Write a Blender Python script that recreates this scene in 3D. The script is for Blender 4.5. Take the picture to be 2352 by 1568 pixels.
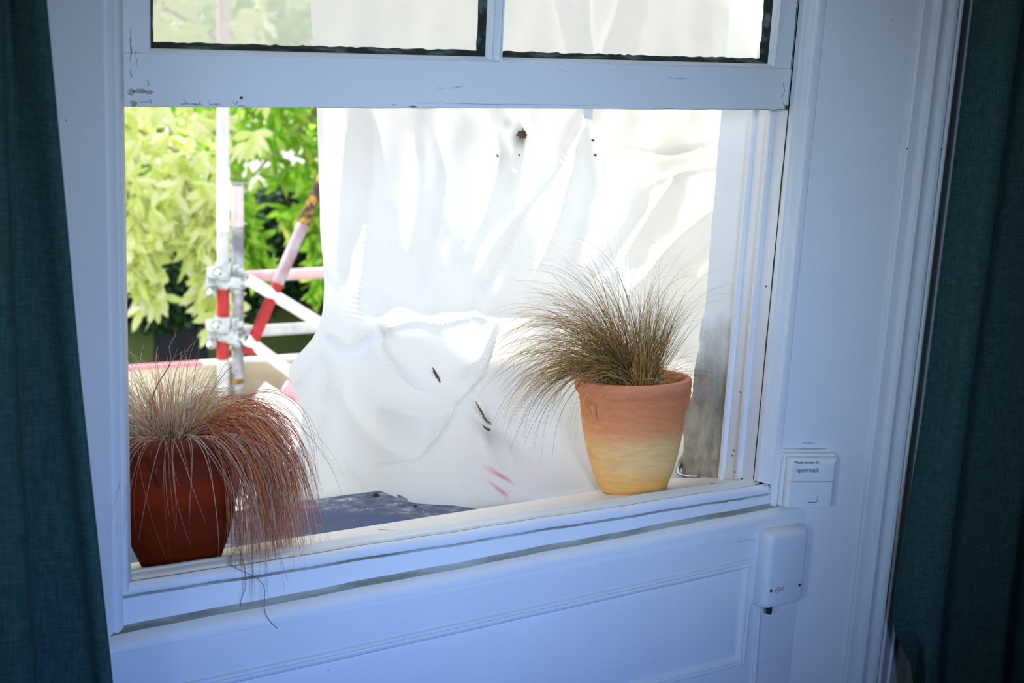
import bpy, math, random
import numpy as np
from mathutils import Vector, Matrix, Euler
from math import sin, cos, pi, radians

# ---------------------------------------------------------------- camera, sky, lights
sc = bpy.context.scene
for o in list(bpy.data.objects):
    bpy.data.objects.remove(o)
FW = Vector((0.4990, 0.8333, -0.2376)); UP = Vector((0.0777, 0.2299, 0.9701)); RT = FW.cross(UP).normalized()
UP = RT.cross(FW).normalized(); FW.normalize()
cam_d = bpy.data.cameras.new('camera'); cam = bpy.data.objects.new('camera', cam_d)
sc.collection.objects.link(cam); sc.camera = cam
m = Matrix((RT, UP, -FW)).transposed().to_4x4(); m.translation = Vector((-0.4673, -1.7, 0.7431))
cam.matrix_world = m
cam_d.lens = 50; cam_d.sensor_width = 36; cam_d.clip_start = .05; cam_d.clip_end = 200
cam_d.dof.use_dof = True; cam_d.dof.focus_distance = 2.2; cam_d.dof.aperture_fstop = 6.3

w = bpy.data.worlds.new('world'); sc.world = w; w.use_nodes = True
bg = w.node_tree.nodes['Background']; bg.inputs[0].default_value = (.92, .95, 1.0, 1); bg.inputs[1].default_value = 1.9
sun_d = bpy.data.lights.new('sun', 'SUN'); sun_d.energy = 5.6; sun_d.angle = radians(1.2); sun_d.color = (1, .95, .85)
sun = bpy.data.objects.new('sun', sun_d); sc.collection.objects.link(sun)
SUN = Vector((-.60, .52, .58)).normalized()
sun.rotation_euler = SUN.to_track_quat('Z', 'Y').to_euler()
def area(name, loc, target, size, energy, color, spread):
    d = bpy.data.lights.new(name, 'AREA'); d.size = size; d.energy = energy; d.color = color; d.spread = radians(spread)
    o = bpy.data.objects.new(name, d); sc.collection.objects.link(o); o.location = loc
    o.rotation_euler = (Vector(loc) - Vector(target)).to_track_quat('Z', 'Y').to_euler()
    return o
# added blue area lamps inside the room, standing in for unseen windows
area('fill_back', (-.50, -3.2, 1.25), (.50, 0, .34), .6, 3.3, (.60, .78, 1.0), 32)
area('fill_left', (-2.0, -2.1, .9), (.95, 0, .25), .5, .85, (.54, .75, 1.0), 34)
area('fill_low_blue', (-.05, -3.0, -.35), (.42, 0, -.22), .6, 2.0, (.04, .23, 1.0), 36)
sc.view_settings.view_transform = 'Standard'; sc.view_settings.look = 'None'
sc.view_settings.exposure = 0.0; sc.view_settings.gamma = 1; sc.view_settings.use_curve_mapping = False
try:
    sc.cycles.use_denoising = True
    sc.cycles.max_bounces = 10; sc.cycles.transparent_max_bounces = 12
except Exception:
    pass

# ---------------------------------------------------------------- helpers
rng = np.random.default_rng(7)
COL = sc.collection
def tag(o, label=None, cat=None, group=None, kind=None):
    if label: o['label'] = label
    if cat: o['category'] = cat
    if group: o['group'] = group
    if kind: o['kind'] = kind
    return o
def empty(name, loc=(0, 0, 0)):
    o = bpy.data.objects.new(name, None); COL.objects.link(o); o.location = loc; o.empty_display_size = .05
    return o
def setpar(o, par):
    if par is not None:
        o.parent = par
        o.matrix_parent_inverse = Matrix.Translation(-par.location) if par.rotation_euler[:] == (0, 0, 0) else par.matrix_basis.inverted()
class MB:
    def __init__(s): s.v = []; s.f = []; s.m = []; s.cm = 0
    def add(s, verts, faces, mi=None):
        b = len(s.v); s.v += [tuple(map(float, p)) for p in verts]
        for f in faces: s.f.append([b + i for i in f]); s.m.append(s.cm if mi is None else mi)
    def box(s, a, b, mi=None):
        x0, y0, z0 = a; x1, y1, z1 = b
        s.add([(x0,y0,z0),(x1,y0,z0),(x1,y1,z0),(x0,y1,z0),(x0,y0,z1),(x1,y0,z1),(x1,y1,z1),(x0,y1,z1)],
              [(0,3,2,1),(4,5,6,7),(0,1,5,4),(1,2,6,5),(2,3,7,6),(3,0,4,7)], mi)
    def tube(s, pts, r, n=12, cap=True, mi=None):
        pts = [Vector(p) for p in pts]; rs = r if isinstance(r, (list, tuple, np.ndarray)) else [r] * len(pts)
        vs = []; t = (pts[1] - pts[0]).normalized(); u = t.orthogonal().normalized()
        for i, p in enumerate(pts):
            t2 = (pts[min(i+1, len(pts)-1)] - pts[max(i-1, 0)]).normalized()
            u = (u - t2 * u.dot(t2)); u = u.normalized() if u.length > 1e-6 else t2.orthogonal().normalized()
            w_ = t2.cross(u)
            for k in range(n):
                a = 2*pi*k/n; vs.append(p + (u*cos(a) + w_*sin(a)) * rs[i])
        fs = [(i*n+k, i*n+(k+1) % n, (i+1)*n+(k+1) % n, (i+1)*n+k) for i in range(len(pts)-1) for k in range(n)]
        if cap: fs += [tuple(range(n-1, -1, -1)), tuple((len(pts)-1)*n+k for k in range(n))]
        s.add(vs, fs, mi)
    def lathe(s, prof, c=(0, 0, 0), n=64, mi=None):
        vs = [(c[0]+r*cos(2*pi*k/n), c[1]+r*sin(2*pi*k/n), c[2]+z) for r, z in prof for k in range(n)]
        fs = [(i*n+k, i*n+(k+1) % n, (i+1)*n+(k+1) % n, (i+1)*n+k) for i in range(len(prof)-1) for k in range(n)]
        s.add(vs, fs, mi)
    def loft(s, rings, closed=True, mi=None, mis=None):
        n = len(rings[0]); b = [p for r in rings for p in r]
        K = n if closed else n-1
        for i in range(len(rings)-1): pass
        base = len(s.v); s.v += [tuple(map(float, p)) for p in b]
        for i in range(len(rings)-1):
            for k in range(K):
                s.f.append([base+i*n+k, base+i*n+(k+1) % n, base+(i+1)*n+(k+1) % n, base+(i+1)*n+k])
                s.m.append(mis[k] if mis else (s.cm if mi is None else mi))
    def build(s, name, mats, parent=None, smooth=35, bevel=0, sub=0):
        me = bpy.data.meshes.new(name); me.from_pydata(s.v, [], s.f)
        if not isinstance(mats, (list, tuple)): mats = [mats]
        for m_ in mats: me.materials.append(m_)
        me.polygons.foreach_set('material_index', s.m)
        if smooth:
            me.polygons.foreach_set('use_smooth', [True]*len(me.polygons)); me.set_sharp_from_angle(angle=radians(smooth))
        me.update()
        o = bpy.data.objects.new(name, me); COL.objects.link(o)
        if bevel:
            b = o.modifiers.new('bevel', 'BEVEL'); b.width = bevel; b.segments = 3; b.limit_method = 'ANGLE'; b.angle_limit = radians(40)
        if sub:
            b = o.modifiers.new('sub', 'SUBSURF'); b.levels = sub; b.render_levels = sub
        setpar(o, parent)
        return o
def fixnorm(o):
    import bmesh
    bm = bmesh.new(); bm.from_mesh(o.data); bmesh.ops.recalc_face_normals(bm, faces=bm.faces); bm.to_mesh(o.data); bm.free()
    return o
def crv(pts, n=8):
    """smooth Catmull-Rom path"""
    P = [np.array(p, float) for p in pts]; P = [2*P[0]-P[1]] + P + [2*P[-1]-P[-2]]; out = []
    for i in range(1, len(P)-2):
        for k in range(n):
            t = k/n; a, b, c, d = P[i-1:i+3]
            out.append(.5*((2*b)+(-a+c)*t+(2*a-5*b+4*c-d)*t*t+(-a+3*b-3*c+d)*t**3))
    out.append(P[-2]); return out

# ---------------------------------------------------------------- materials
def nmat(name):
    m = bpy.data.materials.new(name); m.use_nodes = True; nt = m.node_tree
    return m, nt, nt.nodes, nt.links, nt.nodes['Principled BSDF']
def ramp(nd, stops, interp='LINEAR'):
    r = nd.new('ShaderNodeValToRGB'); r.color_ramp.interpolation = interp
    e = r.color_ramp.elements
    while len(e) < len(stops): e.new(.5)
    for i, (p, c) in enumerate(stops):
        e[i].position = p; e[i].color = (*c, 1) if len(c) == 3 else c
    return r
def noise(nd, ln, scale, detail=4, rough=.55, coord='Object', stretch=None):
    tc = nd.new('ShaderNodeTexCoord'); n = nd.new('ShaderNodeTexNoise')
    n.inputs['Scale'].default_value = scale; n.inputs['Detail'].default_value = detail; n.inputs['Roughness'].default_value = rough
    if stretch:
        mp = nd.new('ShaderNodeMapping'); mp.inputs['Scale'].default_value = stretch
        ln.new(tc.outputs[coord], mp.inputs[0]); ln.new(mp.outputs[0], n.inputs['Vector'])
    else: ln.new(tc.outputs[coord], n.inputs['Vector'])
    return n
def simple(name, c1, c2=None, scale=20, rough=.6, bump=0, bscale=None, metal=0, stretch=None, lo=.35, hi=.65, detail=4, spec=.5):
    m, nt, nd, ln, b = nmat(name)
    b.inputs['Roughness'].default_value = rough; b.inputs['Metallic'].default_value = metal
    b.inputs['Specular IOR Level'].default_value = spec
    if c2 is None: b.inputs['Base Color'].default_value = (*c1, 1)
    else:
        n = noise(nd, ln, scale, detail, stretch=stretch); r = ramp(nd, [(lo, c1), (hi, c2)])
        ln.new(n.outputs['Fac'], r.inputs[0]); ln.new(r.outputs[0], b.inputs['Base Color'])
    if bump:
        n2 = noise(nd, ln, bscale or scale*3, 5, stretch=stretch); bp = nd.new('ShaderNodeBump')
        bp.inputs['Strength'].default_value = bump; bp.inputs['Distance'].default_value = .002
        ln.new(n2.outputs['Fac'], bp.inputs['Height']); ln.new(bp.outputs[0], b.inputs['Normal'])
    return m
def paint(name, stretch, base=(.78, .80, .82), dirty=(.42, .42, .37), amount=.72, seed=0.):
    """old gloss paint: brush strokes, faint yellowing, a few chips down to dark wood"""
    m, nt, nd, ln, b = nmat(name); b.inputs['Roughness'].default_value = .42
    n1 = noise(nd, ln, 3.5, 3); r1 = ramp(nd, [(.3, tuple(c*.93 for c in base)), (.7, base)])
    ln.new(n1.outputs['Fac'], r1.inputs[0])
    n2 = noise(nd, ln, 26, 6, .7, stretch=stretch); r2 = ramp(nd, [(amount, (0,0,0)), (amount+.05, (1,1,1))]); ln.new(n2.outputs['Fac'], r2.inputs[0])
    mx = nd.new('ShaderNodeMixRGB'); mx.inputs[2].default_value = (*dirty, 1)
    ln.new(r2.outputs[0], mx.inputs[0]); ln.new(r1.outputs[0], mx.inputs[1])
    n3 = noise(nd, ln, 95, 2, .5); r3 = ramp(nd, [(.80, (0,0,0)), (.82, (1,1,1))]); ln.new(n3.outputs['Fac'], r3.inputs[0])
    mx2 = nd.new('ShaderNodeMixRGB'); mx2.inputs[2].default_value = (.06, .05, .04, 1)
    ln.new(r3.outputs[0], mx2.inputs[0]); ln.new(mx.outputs[0], mx2.inputs[1]); ln.new(mx2.outputs[0], b.inputs['Base Color'])
    n4 = noise(nd, ln, 60, 5, .6, stretch=tuple(1.0 if s < 1 else 6.0 for s in stretch)); bp = nd.new('ShaderNodeBump')
    bp.inputs['Strength'].default_value = .22; bp.inputs['Distance'].default_value = .0012
    n5 = noise(nd, ln, 9, 3); ad = nd.new('ShaderNodeMath'); ad.operation = 'ADD'
    ln.new(n4.outputs['Fac'], ad.inputs[0]); ln.new(n5.outputs['Fac'], ad.inputs[1])
    ln.new(ad.outputs[0], bp.inputs['Height']); ln.new(bp.outputs[0], b.inputs['Normal'])
    return m
PH = paint('white_paint_horizontal', (.12, 1, 1)); PV = paint('white_paint_vertical', (1, 1, .10))
P2 = paint('white_paint_sill', (.3, 1, 1), base=(.84, .83, .82), amount=.8)
GRIME = simple('grimy_paint', (.20, .20, .165), (.48, .48, .43), 30, .7, .3, stretch=(.25, 1, 1))
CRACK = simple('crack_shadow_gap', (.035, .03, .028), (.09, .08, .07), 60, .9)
MOULD = simple('blackened_putty', (.004, .012, .010), (.11, .15, .14), 70, .8, .8, 150, stretch=(.35, 1, 1), lo=.5, hi=.72)
WOOD = simple('bare_wood_chip', (.28, .13, .09), (.42, .25, .2), 90, .7)
FILLER = simple('old_filler', (.26, .25, .24), (.60, .59, .56), 120, .9, .8)

def glassmat():
    m = bpy.data.materials.new('dusty_window_glass'); m.use_nodes = True; nt = m.node_tree; nd = nt.nodes; ln = nt.links; nd.clear()
    out = nd.new('ShaderNodeOutputMaterial'); tr = nd.new('ShaderNodeBsdfTransparent'); tr.inputs[0].default_value = (.97, .98, .97, 1)
    gl = nd.new('ShaderNodeBsdfGlossy'); gl.inputs['Roughness'].default_value = .03
    fr = nd.new('ShaderNodeFresnel'); fr.inputs[0].default_value = 1.45
    mg = nd.new('ShaderNodeMixShader'); ln.new(fr.outputs[0], mg.inputs[0]); ln.new(tr.outputs[0], mg.inputs[1]); ln.new(gl.outputs[0], mg.inputs[2])
    du = nd.new('ShaderNodeBsdfTranslucent'); du.inputs[0].default_value = (.88, .87, .84, 1)
    n = noise(nd, ln, 7, 3); r = nd.new('ShaderNodeMapRange'); r.inputs[1].default_value = .3; r.inputs[2].default_value = .7
    r.inputs[3].default_value = .40; r.inputs[4].default_value = .50; ln.new(n.outputs['Fac'], r.inputs[0])
    n2 = noise(nd, ln, 190, 1); r2 = ramp(nd, [(.76, (0,0,0)), (.79, (1,1,1))]); ln.new(n2.outputs['Fac'], r2.inputs[0])
    ad = nd.new('ShaderNodeMath'); ad.operation = 'MAXIMUM'; ln.new(r.outputs[0], ad.inputs[0]); ln.new(r2.outputs[0], ad.inputs[1])
    mx = nd.new('ShaderNodeMixShader'); ln.new(ad.outputs[0], mx.inputs[0]); ln.new(mg.outputs[0], mx.inputs[1]); ln.new(du.outputs[0], mx.inputs[2])
    ln.new(mx.outputs[0], out.inputs[0]); return m
GLASS = glassmat()
def leafmat(name, stops, trans=.5, rough=.5):
    m = bpy.data.materials.new(name); m.use_nodes = True; nt = m.node_tree; nd = nt.nodes; ln = nt.links; nd.clear()
    out = nd.new('ShaderNodeOutputMaterial'); g = nd.new('ShaderNodeNewGeometry'); r = ramp(nd, stops); ln.new(g.outputs['Random Per Island'], r.inputs[0])
    d = nd.new('ShaderNodeBsdfPrincipled'); d.inputs['Roughness'].default_value = rough; ln.new(r.outputs[0], d.inputs['Base Color'])
    t = nd.new('ShaderNodeBsdfTranslucent'); ln.new(r.outputs[0], t.inputs[0])
    mx = nd.new('ShaderNodeMixShader'); mx.inputs[0].default_value = trans
    ln.new(d.outputs[0], mx.inputs[1]); ln.new(t.outputs[0], mx.inputs[2]); ln.new(mx.outputs[0], out.inputs[0]); return m
TG = [[(0.669,1.1,1.045),(0.775,1.085,1.054),(0.875,1.07,1.063),(0.997,1.055,1.074),(1.135,1.04,1.086),(1.288,1.025,1.1),(1.449,1.01,1.115),(1.617,0.995,1.13),(1.858,0.98,1.152)],[(0.66,1.05,0.793),(0.759,1.035,0.799),(0.859,1.02,0.805),(0.983,1.005,0.811),(1.121,0.99,0.819),(1.276,0.975,0.828),(1.438,0.96,0.837),(1.608,0.945,0.846),(1.852,0.93,0.859)],[(0.641,0.95,0.501),(0.722,0.935,0.503),(0.821,0.92,0.504),(0.943,0.905,0.506),(1.08,0.89,0.508),(1.234,0.875,0.51),(1.395,0.86,0.512),(1.565,0.845,0.514),(1.808,0.83,0.516)],[(0.619,0.87,0.297),(0.691,0.855,0.296),(0.789,0.84,0.295),(0.91,0.825,0.293),(1.046,0.81,0.291),(1.198,0.795,0.288),(1.358,0.78,0.285),(1.526,0.765,0.281),(1.768,0.75,0.275)],[(0.592,0.78,0.16),(0.654,0.765,0.159),(0.75,0.75,0.156),(0.868,0.735,0.152),(1.001,0.72,0.146),(1.151,0.705,0.14),(1.307,0.69,0.133),(1.472,0.675,0.126),(1.709,0.66,0.114)],[(0.548,0.72,0.1),(0.626,0.714,0.103),(0.718,0.678,0.115),(0.827,0.655,0.111),(0.95,0.622,0.112),(1.093,0.61,0.107),(1.243,0.598,0.101),(1.403,0.589,0.094),(1.639,0.581,0.081)],[(0.479,0.67,0.051),(0.605,0.677,0.052),(0.695,0.626,0.078),(0.798,0.597,0.074),(0.915,0.551,0.08),(1.053,0.541,0.076),(1.198,0.531,0.071),(1.354,0.527,0.065),(1.589,0.524,0.051)],[(0.485,0.62,-0.019),(0.58,0.634,-0.01),(0.669,0.567,0.033),(0.765,0.53,0.029),(0.874,0.47,0.042),(1.007,0.462,0.039),(1.145,0.455,0.036),(1.298,0.455,0.029),(1.532,0.458,0.015)],[(0.449,0.57,-0.091),(0.554,0.59,-0.078),(0.642,0.505,-0.016),(0.731,0.461,-0.019),(0.832,0.386,0.003),(0.959,0.38,0.001),(1.091,0.375,-0.002),(1.24,0.381,-0.008),(1.472,0.39,-0.024)],[(0.413,0.54,-0.15),(0.533,0.556,-0.132),(0.621,0.457,-0.054),(0.704,0.407,-0.056),(0.799,0.319,-0.027),(0.921,0.316,-0.029),(1.049,0.313,-0.03),(1.194,0.323,-0.036),(1.425,0.336,-0.054)],[(0.391,0.53,-0.266),(0.5,0.5,-0.22),(0.587,0.379,-0.115),(0.66,0.32,-0.115),(0.745,0.213,-0.073),(0.86,0.213,-0.073),(0.98,0.213,-0.073),(1.12,0.23,-0.08),(1.35,0.25,-0.1)]]
TR= [([(0.623, 0.197), (0.573, 0.247), (0.497, 0.301), (0.437, 0.371), (0.377, 0.583)], 0.012, 0.012), ([(0.623, 0.205), (0.593, 0.263), (0.553, 0.328), (0.497, 0.448)], 0.007, -0.01), ([(0.623, 0.216), (0.633, 0.263), (0.608, 0.328), (0.578, 0.371)], 0.01, 0.008), ([(0.623, 0.216), (0.543, 0.27), (0.457, 0.32), (0.392, 0.378)], 0.012, -0.01), ([(0.558, 0.112), (0.583, 0.147), (0.623, 0.197)], 0.012, -0.014), ([(0.709, 0.112), (0.668, 0.154), (0.623, 0.197)], 0.012, -0.014), ([(0.623, 0.112), (0.623, 0.154), (0.623, 0.197)], 0.01, 0.012), ([(0.869, 0.29), (0.804, 0.32), (0.734, 0.371), (0.663, 0.498)], 0.014, -0.012), ([(0.869, 0.328), (0.804, 0.371), (0.749, 0.537)], 0.014, 0.012), ([(0.749, 0.274), (0.698, 0.32), (0.633, 0.371), (0.568, 0.448)], 0.012, 0.01), ([(0.804, 0.255), (0.749, 0.293), (0.683, 0.359)], 0.01, -0.008), ([(0.869, 0.228), (0.784, 0.236), (0.698, 0.232)], 0.006, 0.006), ([(0.869, 0.247), (0.804, 0.255), (0.724, 0.27)], 0.005, -0.005), ([(0.206, 0.502), (0.276, 0.498), (0.377, 0.483), (0.452, 0.479)], 0.004, 0.007), ([(0.005, 0.328), (0.216, 0.328), (0.457, 0.328), (0.668, 0.328), (0.869, 0.32)], 0.002, 0.002), ([(0.201, 0.506), (0.196, 0.575), (0.246, 0.672), (0.317, 0.726)], 0.006, -0.01), ([(0.065, 0.71), (0.07, 0.761), (0.131, 0.88), (0.181, 0.946)], 0.008, -0.012), ([(0.181, 0.892), (0.236, 0.919), (0.276, 0.907), (0.347, 0.788), (0.407, 0.668), (0.432, 0.587), (0.452, 0.479)], 0.006, -0.011), ([(0.196, 0.737), (0.271, 0.811), (0.357, 0.772), (0.422, 0.668)], 0.02, 0.016), ([(0.075, 0.645), (0.151, 0.749), (0.221, 0.896), (0.291, 0.958)], 0.02, 0.014), ([(0.035, 0.502), (0.116, 0.552), (0.201, 0.506)], 0.01, 0.012), ([(0.05, 0.544), (0.03, 0.606), (0.0, 0.649)], 0.01, 0.01), ([(0.07, 0.575), (0.085, 0.637), (0.045, 0.699)], 0.008, -0.01), ([(0.417, 0.753), (0.417, 0.83), (0.432, 0.923), (0.447, 0.996)], 0.006, -0.01), ([(0.467, 0.857), (0.467, 0.931), (0.472, 0.985)], 0.006, -0.007), ([(0.437, 0.819), (0.457, 0.927), (0.457, 0.988)], 0.008, 0.008), ([(0.101, 0.208), (0.085, 0.255), (0.065, 0.328), (0.08, 0.402)], 0.02, -0.014), ([(0.161, 0.208), (0.161, 0.263), (0.136, 0.351), (0.131, 0.471)], 0.02, 0.012), ([(0.271, 0.216), (0.281, 0.278), (0.251, 0.378)], 0.014, -0.006), ([(0.317, 0.216), (0.337, 0.263), (0.312, 0.347), (0.281, 0.448)], 0.012, 0.006), ([(0.437, 0.212), (0.457, 0.236), (0.432, 0.286), (0.377, 0.351)], 0.01, -0.009), ([(0.497, 0.212), (0.497, 0.243), (0.457, 0.29)], 0.01, 0.008), ([(0.447, 0.479), (0.407, 0.641), (0.372, 0.691)], 0.008, 0.008), ([(0.221, 0.915), (0.312, 0.961), (0.402, 0.996)], 0.012, -0.006), ([(0.528, 0.73), (0.497, 0.865), (0.497, 0.977)], 0.012, -0.007), ([(0.558, 0.876), (0.543, 0.958), (0.558, 0.996)], 0.01, 0.007)]
TH= [((0.497, 0.22), 11, 10), ((0.452, 0.236), 3, 3), ((0.638, 0.236), 4, 3), ((0.633, 0.224), 3, 2), ((0.317, 0.676), 3, 12), ((0.412, 0.772), 1.7, 11), ((0.417, 0.807), 2.5, 4), ((0.236, 0.992), 4, 3), ((0.492, 0.236), 2, 4)]

# ================================================================ THE SETTING
Z0, Z1 = -.85, 1.75
A22 = radians(22); DS = Vector((cos(A22), -sin(A22), 0)); NS = Vector((-sin(A22), -cos(A22), 0)); S0 = Vector((1.066, 0, 0))
DL = Vector((-cos(A22), -sin(A22), 0)); NL = Vector((sin(A22), -cos(A22), 0)); L0 = Vector((-.0125, 0, 0))
def st(o): o['kind'] = 'structure'; return o
ROOMM = simple('room_wall_paint', (.52, .57, .64), (.56, .61, .68), 4, .8)
FLOORM = simple('floor_boards', (.10, .06, .04), (.16, .10, .07), 6, .6, .2, stretch=(1, 8, 1))
MASON = simple('house_render', (.55, .54, .50), (.66, .65, .6), 12, .9, .5)
def bx(name, boxes, mat, par=None, **k):
    m = MB()
    for a, b in boxes: m.box(a, b)
    return m.build(name, mat, par, smooth=0, **k)
# room shell around the viewer
st(bx('floor', [((-2.2, -3.6, -.95), (3.4, .02, -.85))], FLOORM))
st(bx('ceiling', [((-2.2, -3.6, 1.75), (3.4, .2, 1.85))], ROOMM))
st(bx('wall_left', [((-2.3, -3.6, -.85), (-2.2, .2, 1.75))], ROOMM))
st(bx('wall_right', [((3.4, -3.6, -.85), (3.5, .2, 1.75))], ROOMM))
st(bx('wall_back', [((-2.2, -3.7, -.85), (3.4, -3.6, 1.75))], ROOMM))
st(bx('wall_window', [((-2.2, .022, -.85), (-.014, .198, 1.75)), ((1.076, .022, -.85), (3.4, .198, 1.75)),
    ((-.014, .022, -.85), (1.076, .198, -.115)), ((-.014, .036, 1.62), (1.076, .198, 1.75)),
    ((-2.2, -.04, -.85), (-.34, .022, 1.75)), ((1.40, -.04, -.85), (3.4, .022, 1.75))], MASON))

# added unseen wall outside on the left, shaped to keep sun off the sill
st(bx('wall_sun_blocker', [((-.55, .55, -5.2), (-.25, 1.50, 1.9)), ((-.55, .20, -5.2), (-.25, .55, .22))], simple('white_blocker_paint', (.80, .80, .78), (.84, .84, .82), 3, .8)))
# ---- window_1: the old timber sliding sash
W1 = st(empty('window_1', (.53, .05, 0)))
# lower sash, raised: X .004-1.057, Y .033-.078, Z .586-1.40
SY0, SY1 = .033, .078
m = MB(); m.box((.0045, SY0, .586), (1.0542, SY1, .650)); m.build('bottom_rail', PH, W1, smooth=0, bevel=.0015)
m = MB(); m.box((.0045, SY0, 1.345), (1.0542, SY1, 1.40)); m.build('meeting_rail', PH, W1, smooth=0, bevel=.0015)
m = MB(); m.box((.0045, SY0+.0006, .650), (.0400, SY1, 1.345)); m.build('stile', PV, W1, smooth=0, bevel=.0012)
m = MB(); m.box((1.0195, SY0+.0006, .650), (1.0542, SY1, 1.345)); m.build('stile', PV, W1, smooth=0, bevel=.0012)
m = MB(); m.box((.5150, SY0+.002, .650), (.5310, SY1-.01, 1.345)); m.build('glazing_bar', PV, W1, smooth=0, bevel=.003)
GY = .058
def pane(x0, x1):
    # stepped sash moulding round the pane, blackened putty inside it, then the glass
    m = MB(); L = []
    for d, y in [(0, SY0+.0004), (.002, SY0-.0006), (.003, SY0+.003), (.0042, SY0+.004), (.0048, SY0+.010), (.0060, SY0+.013)]:
        L.append([(x0+d, y, .650+d*1.0), (x1-d, y, .650+d), (x1-d, y, 1.345-d), (x0+d, y, 1.345-d)])
    m.loft(L); m.build('sash_moulding', PH, W1, smooth=50)
    m = MB(); L = []
    for d, y in [(.0052, SY0+.012), (.0080, SY0+.015), (.0125, GY-.0015), (.0135, GY)]:
        n = 60; ring = []
        cs = [(x0+d, .650+d), (x1-d, .650+d), (x1-d, 1.345-d), (x0+d, 1.345-d)]
        for k in range(4):
            a, b = cs[k], cs[(k+1) % 4]
            for t in range(n):
                f = t/n; j = (rng.random()-.5)*.0022 if d > .01 else 0
                ring.append((a[0]+(b[0]-a[0])*f + (j if k % 2 else 0), y, a[1]+(b[1]-a[1])*f + (0 if k % 2 else j)))
        L.append(ring)
    m.loft(L); tag(m.build('putty_bead', MOULD, W1, smooth=60), 'blackened flaking putty around the glass')
    m = MB(); m.box((x0+.003, GY, .653), (x1-.003, GY+.003, 1.342)); m.build('pane', GLASS, W1, smooth=0)
pane(.0380, .5170); pane(.5290, 1.0215)
# upper sash behind, closed
m = MB(); m.box((.0045, .085, .86), (1.0542, .104, .90)); m.box((.0045, .085, 1.56), (1.0542, .104, 1.62)); m.box((.0045, .085, .90), (.04, .104, 1.56)); m.box((1.0195, .085, .90), (1.0542, .104, 1.56))
m.box((.516, .088, .90), (.53, .102, 1.56)); m.build('upper_sash_frame', PH, W1, smooth=0, bevel=.0012)
m = MB(); m.box((.042, .093, .902), (.514, .096, 1.558)); m.build('pane', GLASS, W1, smooth=0)
m = MB(); m.box((.532, .093, .902), (1.0175, .096, 1.558)); m.build('pane', GLASS, W1, smooth=0)
# frame channels (pulley stiles), parting beads, outer lining on both sides
for sx, xf in ((-1, .0045), (1, 1.0545)):
    pr = [(0, .030), (0, .0615), (-.0075, .0622), (-.0085, .066), (-.0075, .0695), (0, .0705), (.0, .106), (-.004, .1065), (-.0065, .109), (-.0065, .115), (-.004, .118), (0, .119), (.0215, .119), (.0215, .030)]
    m = MB(); R0 = [(xf+sx*a, y, -.13) for a, y in pr]; R1 = [(xf+sx*a, y, 1.62) for a, y in pr]
    m.loft([R0, R1]); fixnorm(m.build('sash_channel', PV, W1, smooth=30))
    # stop bead, ogee faced
    pr = [(0, .0325), (0, .0195), (.0022, .0175), (.0030, .0150), (.0034, .0115), (.0052, .0090), (.0078, .0066), (.0090, .0030), (.0112, .0008), (.0128, .0), (.0212, .0), (.0212, .0325)]
    m = MB(); m.loft([[(xf+sx*(a if sx > 0 else a*.85), y, -.028) for a, y in pr], [(xf+sx*(a if sx > 0 else a*.85), y, 1.62) for a, y in pr]])
    fixnorm(m.build('stop_bead', PV, W1, smooth=40))
# sloping outer sill
m = MB(); zs = lambda y: -.0243-.262*y
pr = [(.030, zs(.03)), (.10, zs(.1)), (.15, zs(.15)), (.198, zs(.198)), (.207, zs(.207)-.001), (.210, zs(.21)-.006), (.207, -.112), (.03, -.112)]
m.loft([[(-.013+.0, y, z) for y, z in pr], [(1.075, y, z) for y, z in pr]]); m.f.append([0,1,2,3,4,5,6,7]); m.m.append(0); m.f.append([15,14,13,12,11,10,9,8]); m.m.append(0)
fixnorm(m.build('outer_sill', P2, W1, smooth=30))

# inner bottom profile: upstand, groove, torus bead, flat band, dirty cove, nose, apron
PR = [ # y, z left, z right, material (0 paint, 1 grime) of the strip that follows
 (.0520, -.060, -.060, 0), (.0425, -.0200, -.0310, 0), (.0400, -.0170, -.0285, 0), (.0345, -.0165, -.0280, 0), (.0310, -.0188, -.0300, 0), (.0285, -.0185, -.0297, 0), (.0228, -.0208, -.0310, 0), (.0215, -.0245, -.0342, 2),
 (.0188, -.0265, -.0360, 2), (.0165, -.0240, -.0332, 0), (.0138, -.0218, -.0308, 0), (.0095, -.0205, -.0295, 0), (.0050, -.0228, -.0318, 0), (.0018, -.0265, -.0355, 0), (.0005, -.0310, -.0400, 0), (.0015, -.0345, -.0435, 1), (.0035, -.0372, -.0460, 1), (.0030, -.0395, -.0482, 0),
 (.0020, -.0440, -.0525, 0), (.0000, -.0640, -.0550, 0), (-.0020, -.0735, -.0600, 1), (-.0045, -.0785, -.0640, 1), (-.0085, -.0815, -.0665, 0), (-.0145, -.0830, -.0680, 0), (-.0200, -.0850, -.0700, 0), (-.0240, -.0885, -.0735, 0), (-.0265, -.0930, -.0780, 0), (-.0270, -.0990, -.0840, 0), (-.0268, -.1010, -.0865, 0), (-.0280, -.1030, -.0890, 0)]
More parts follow.
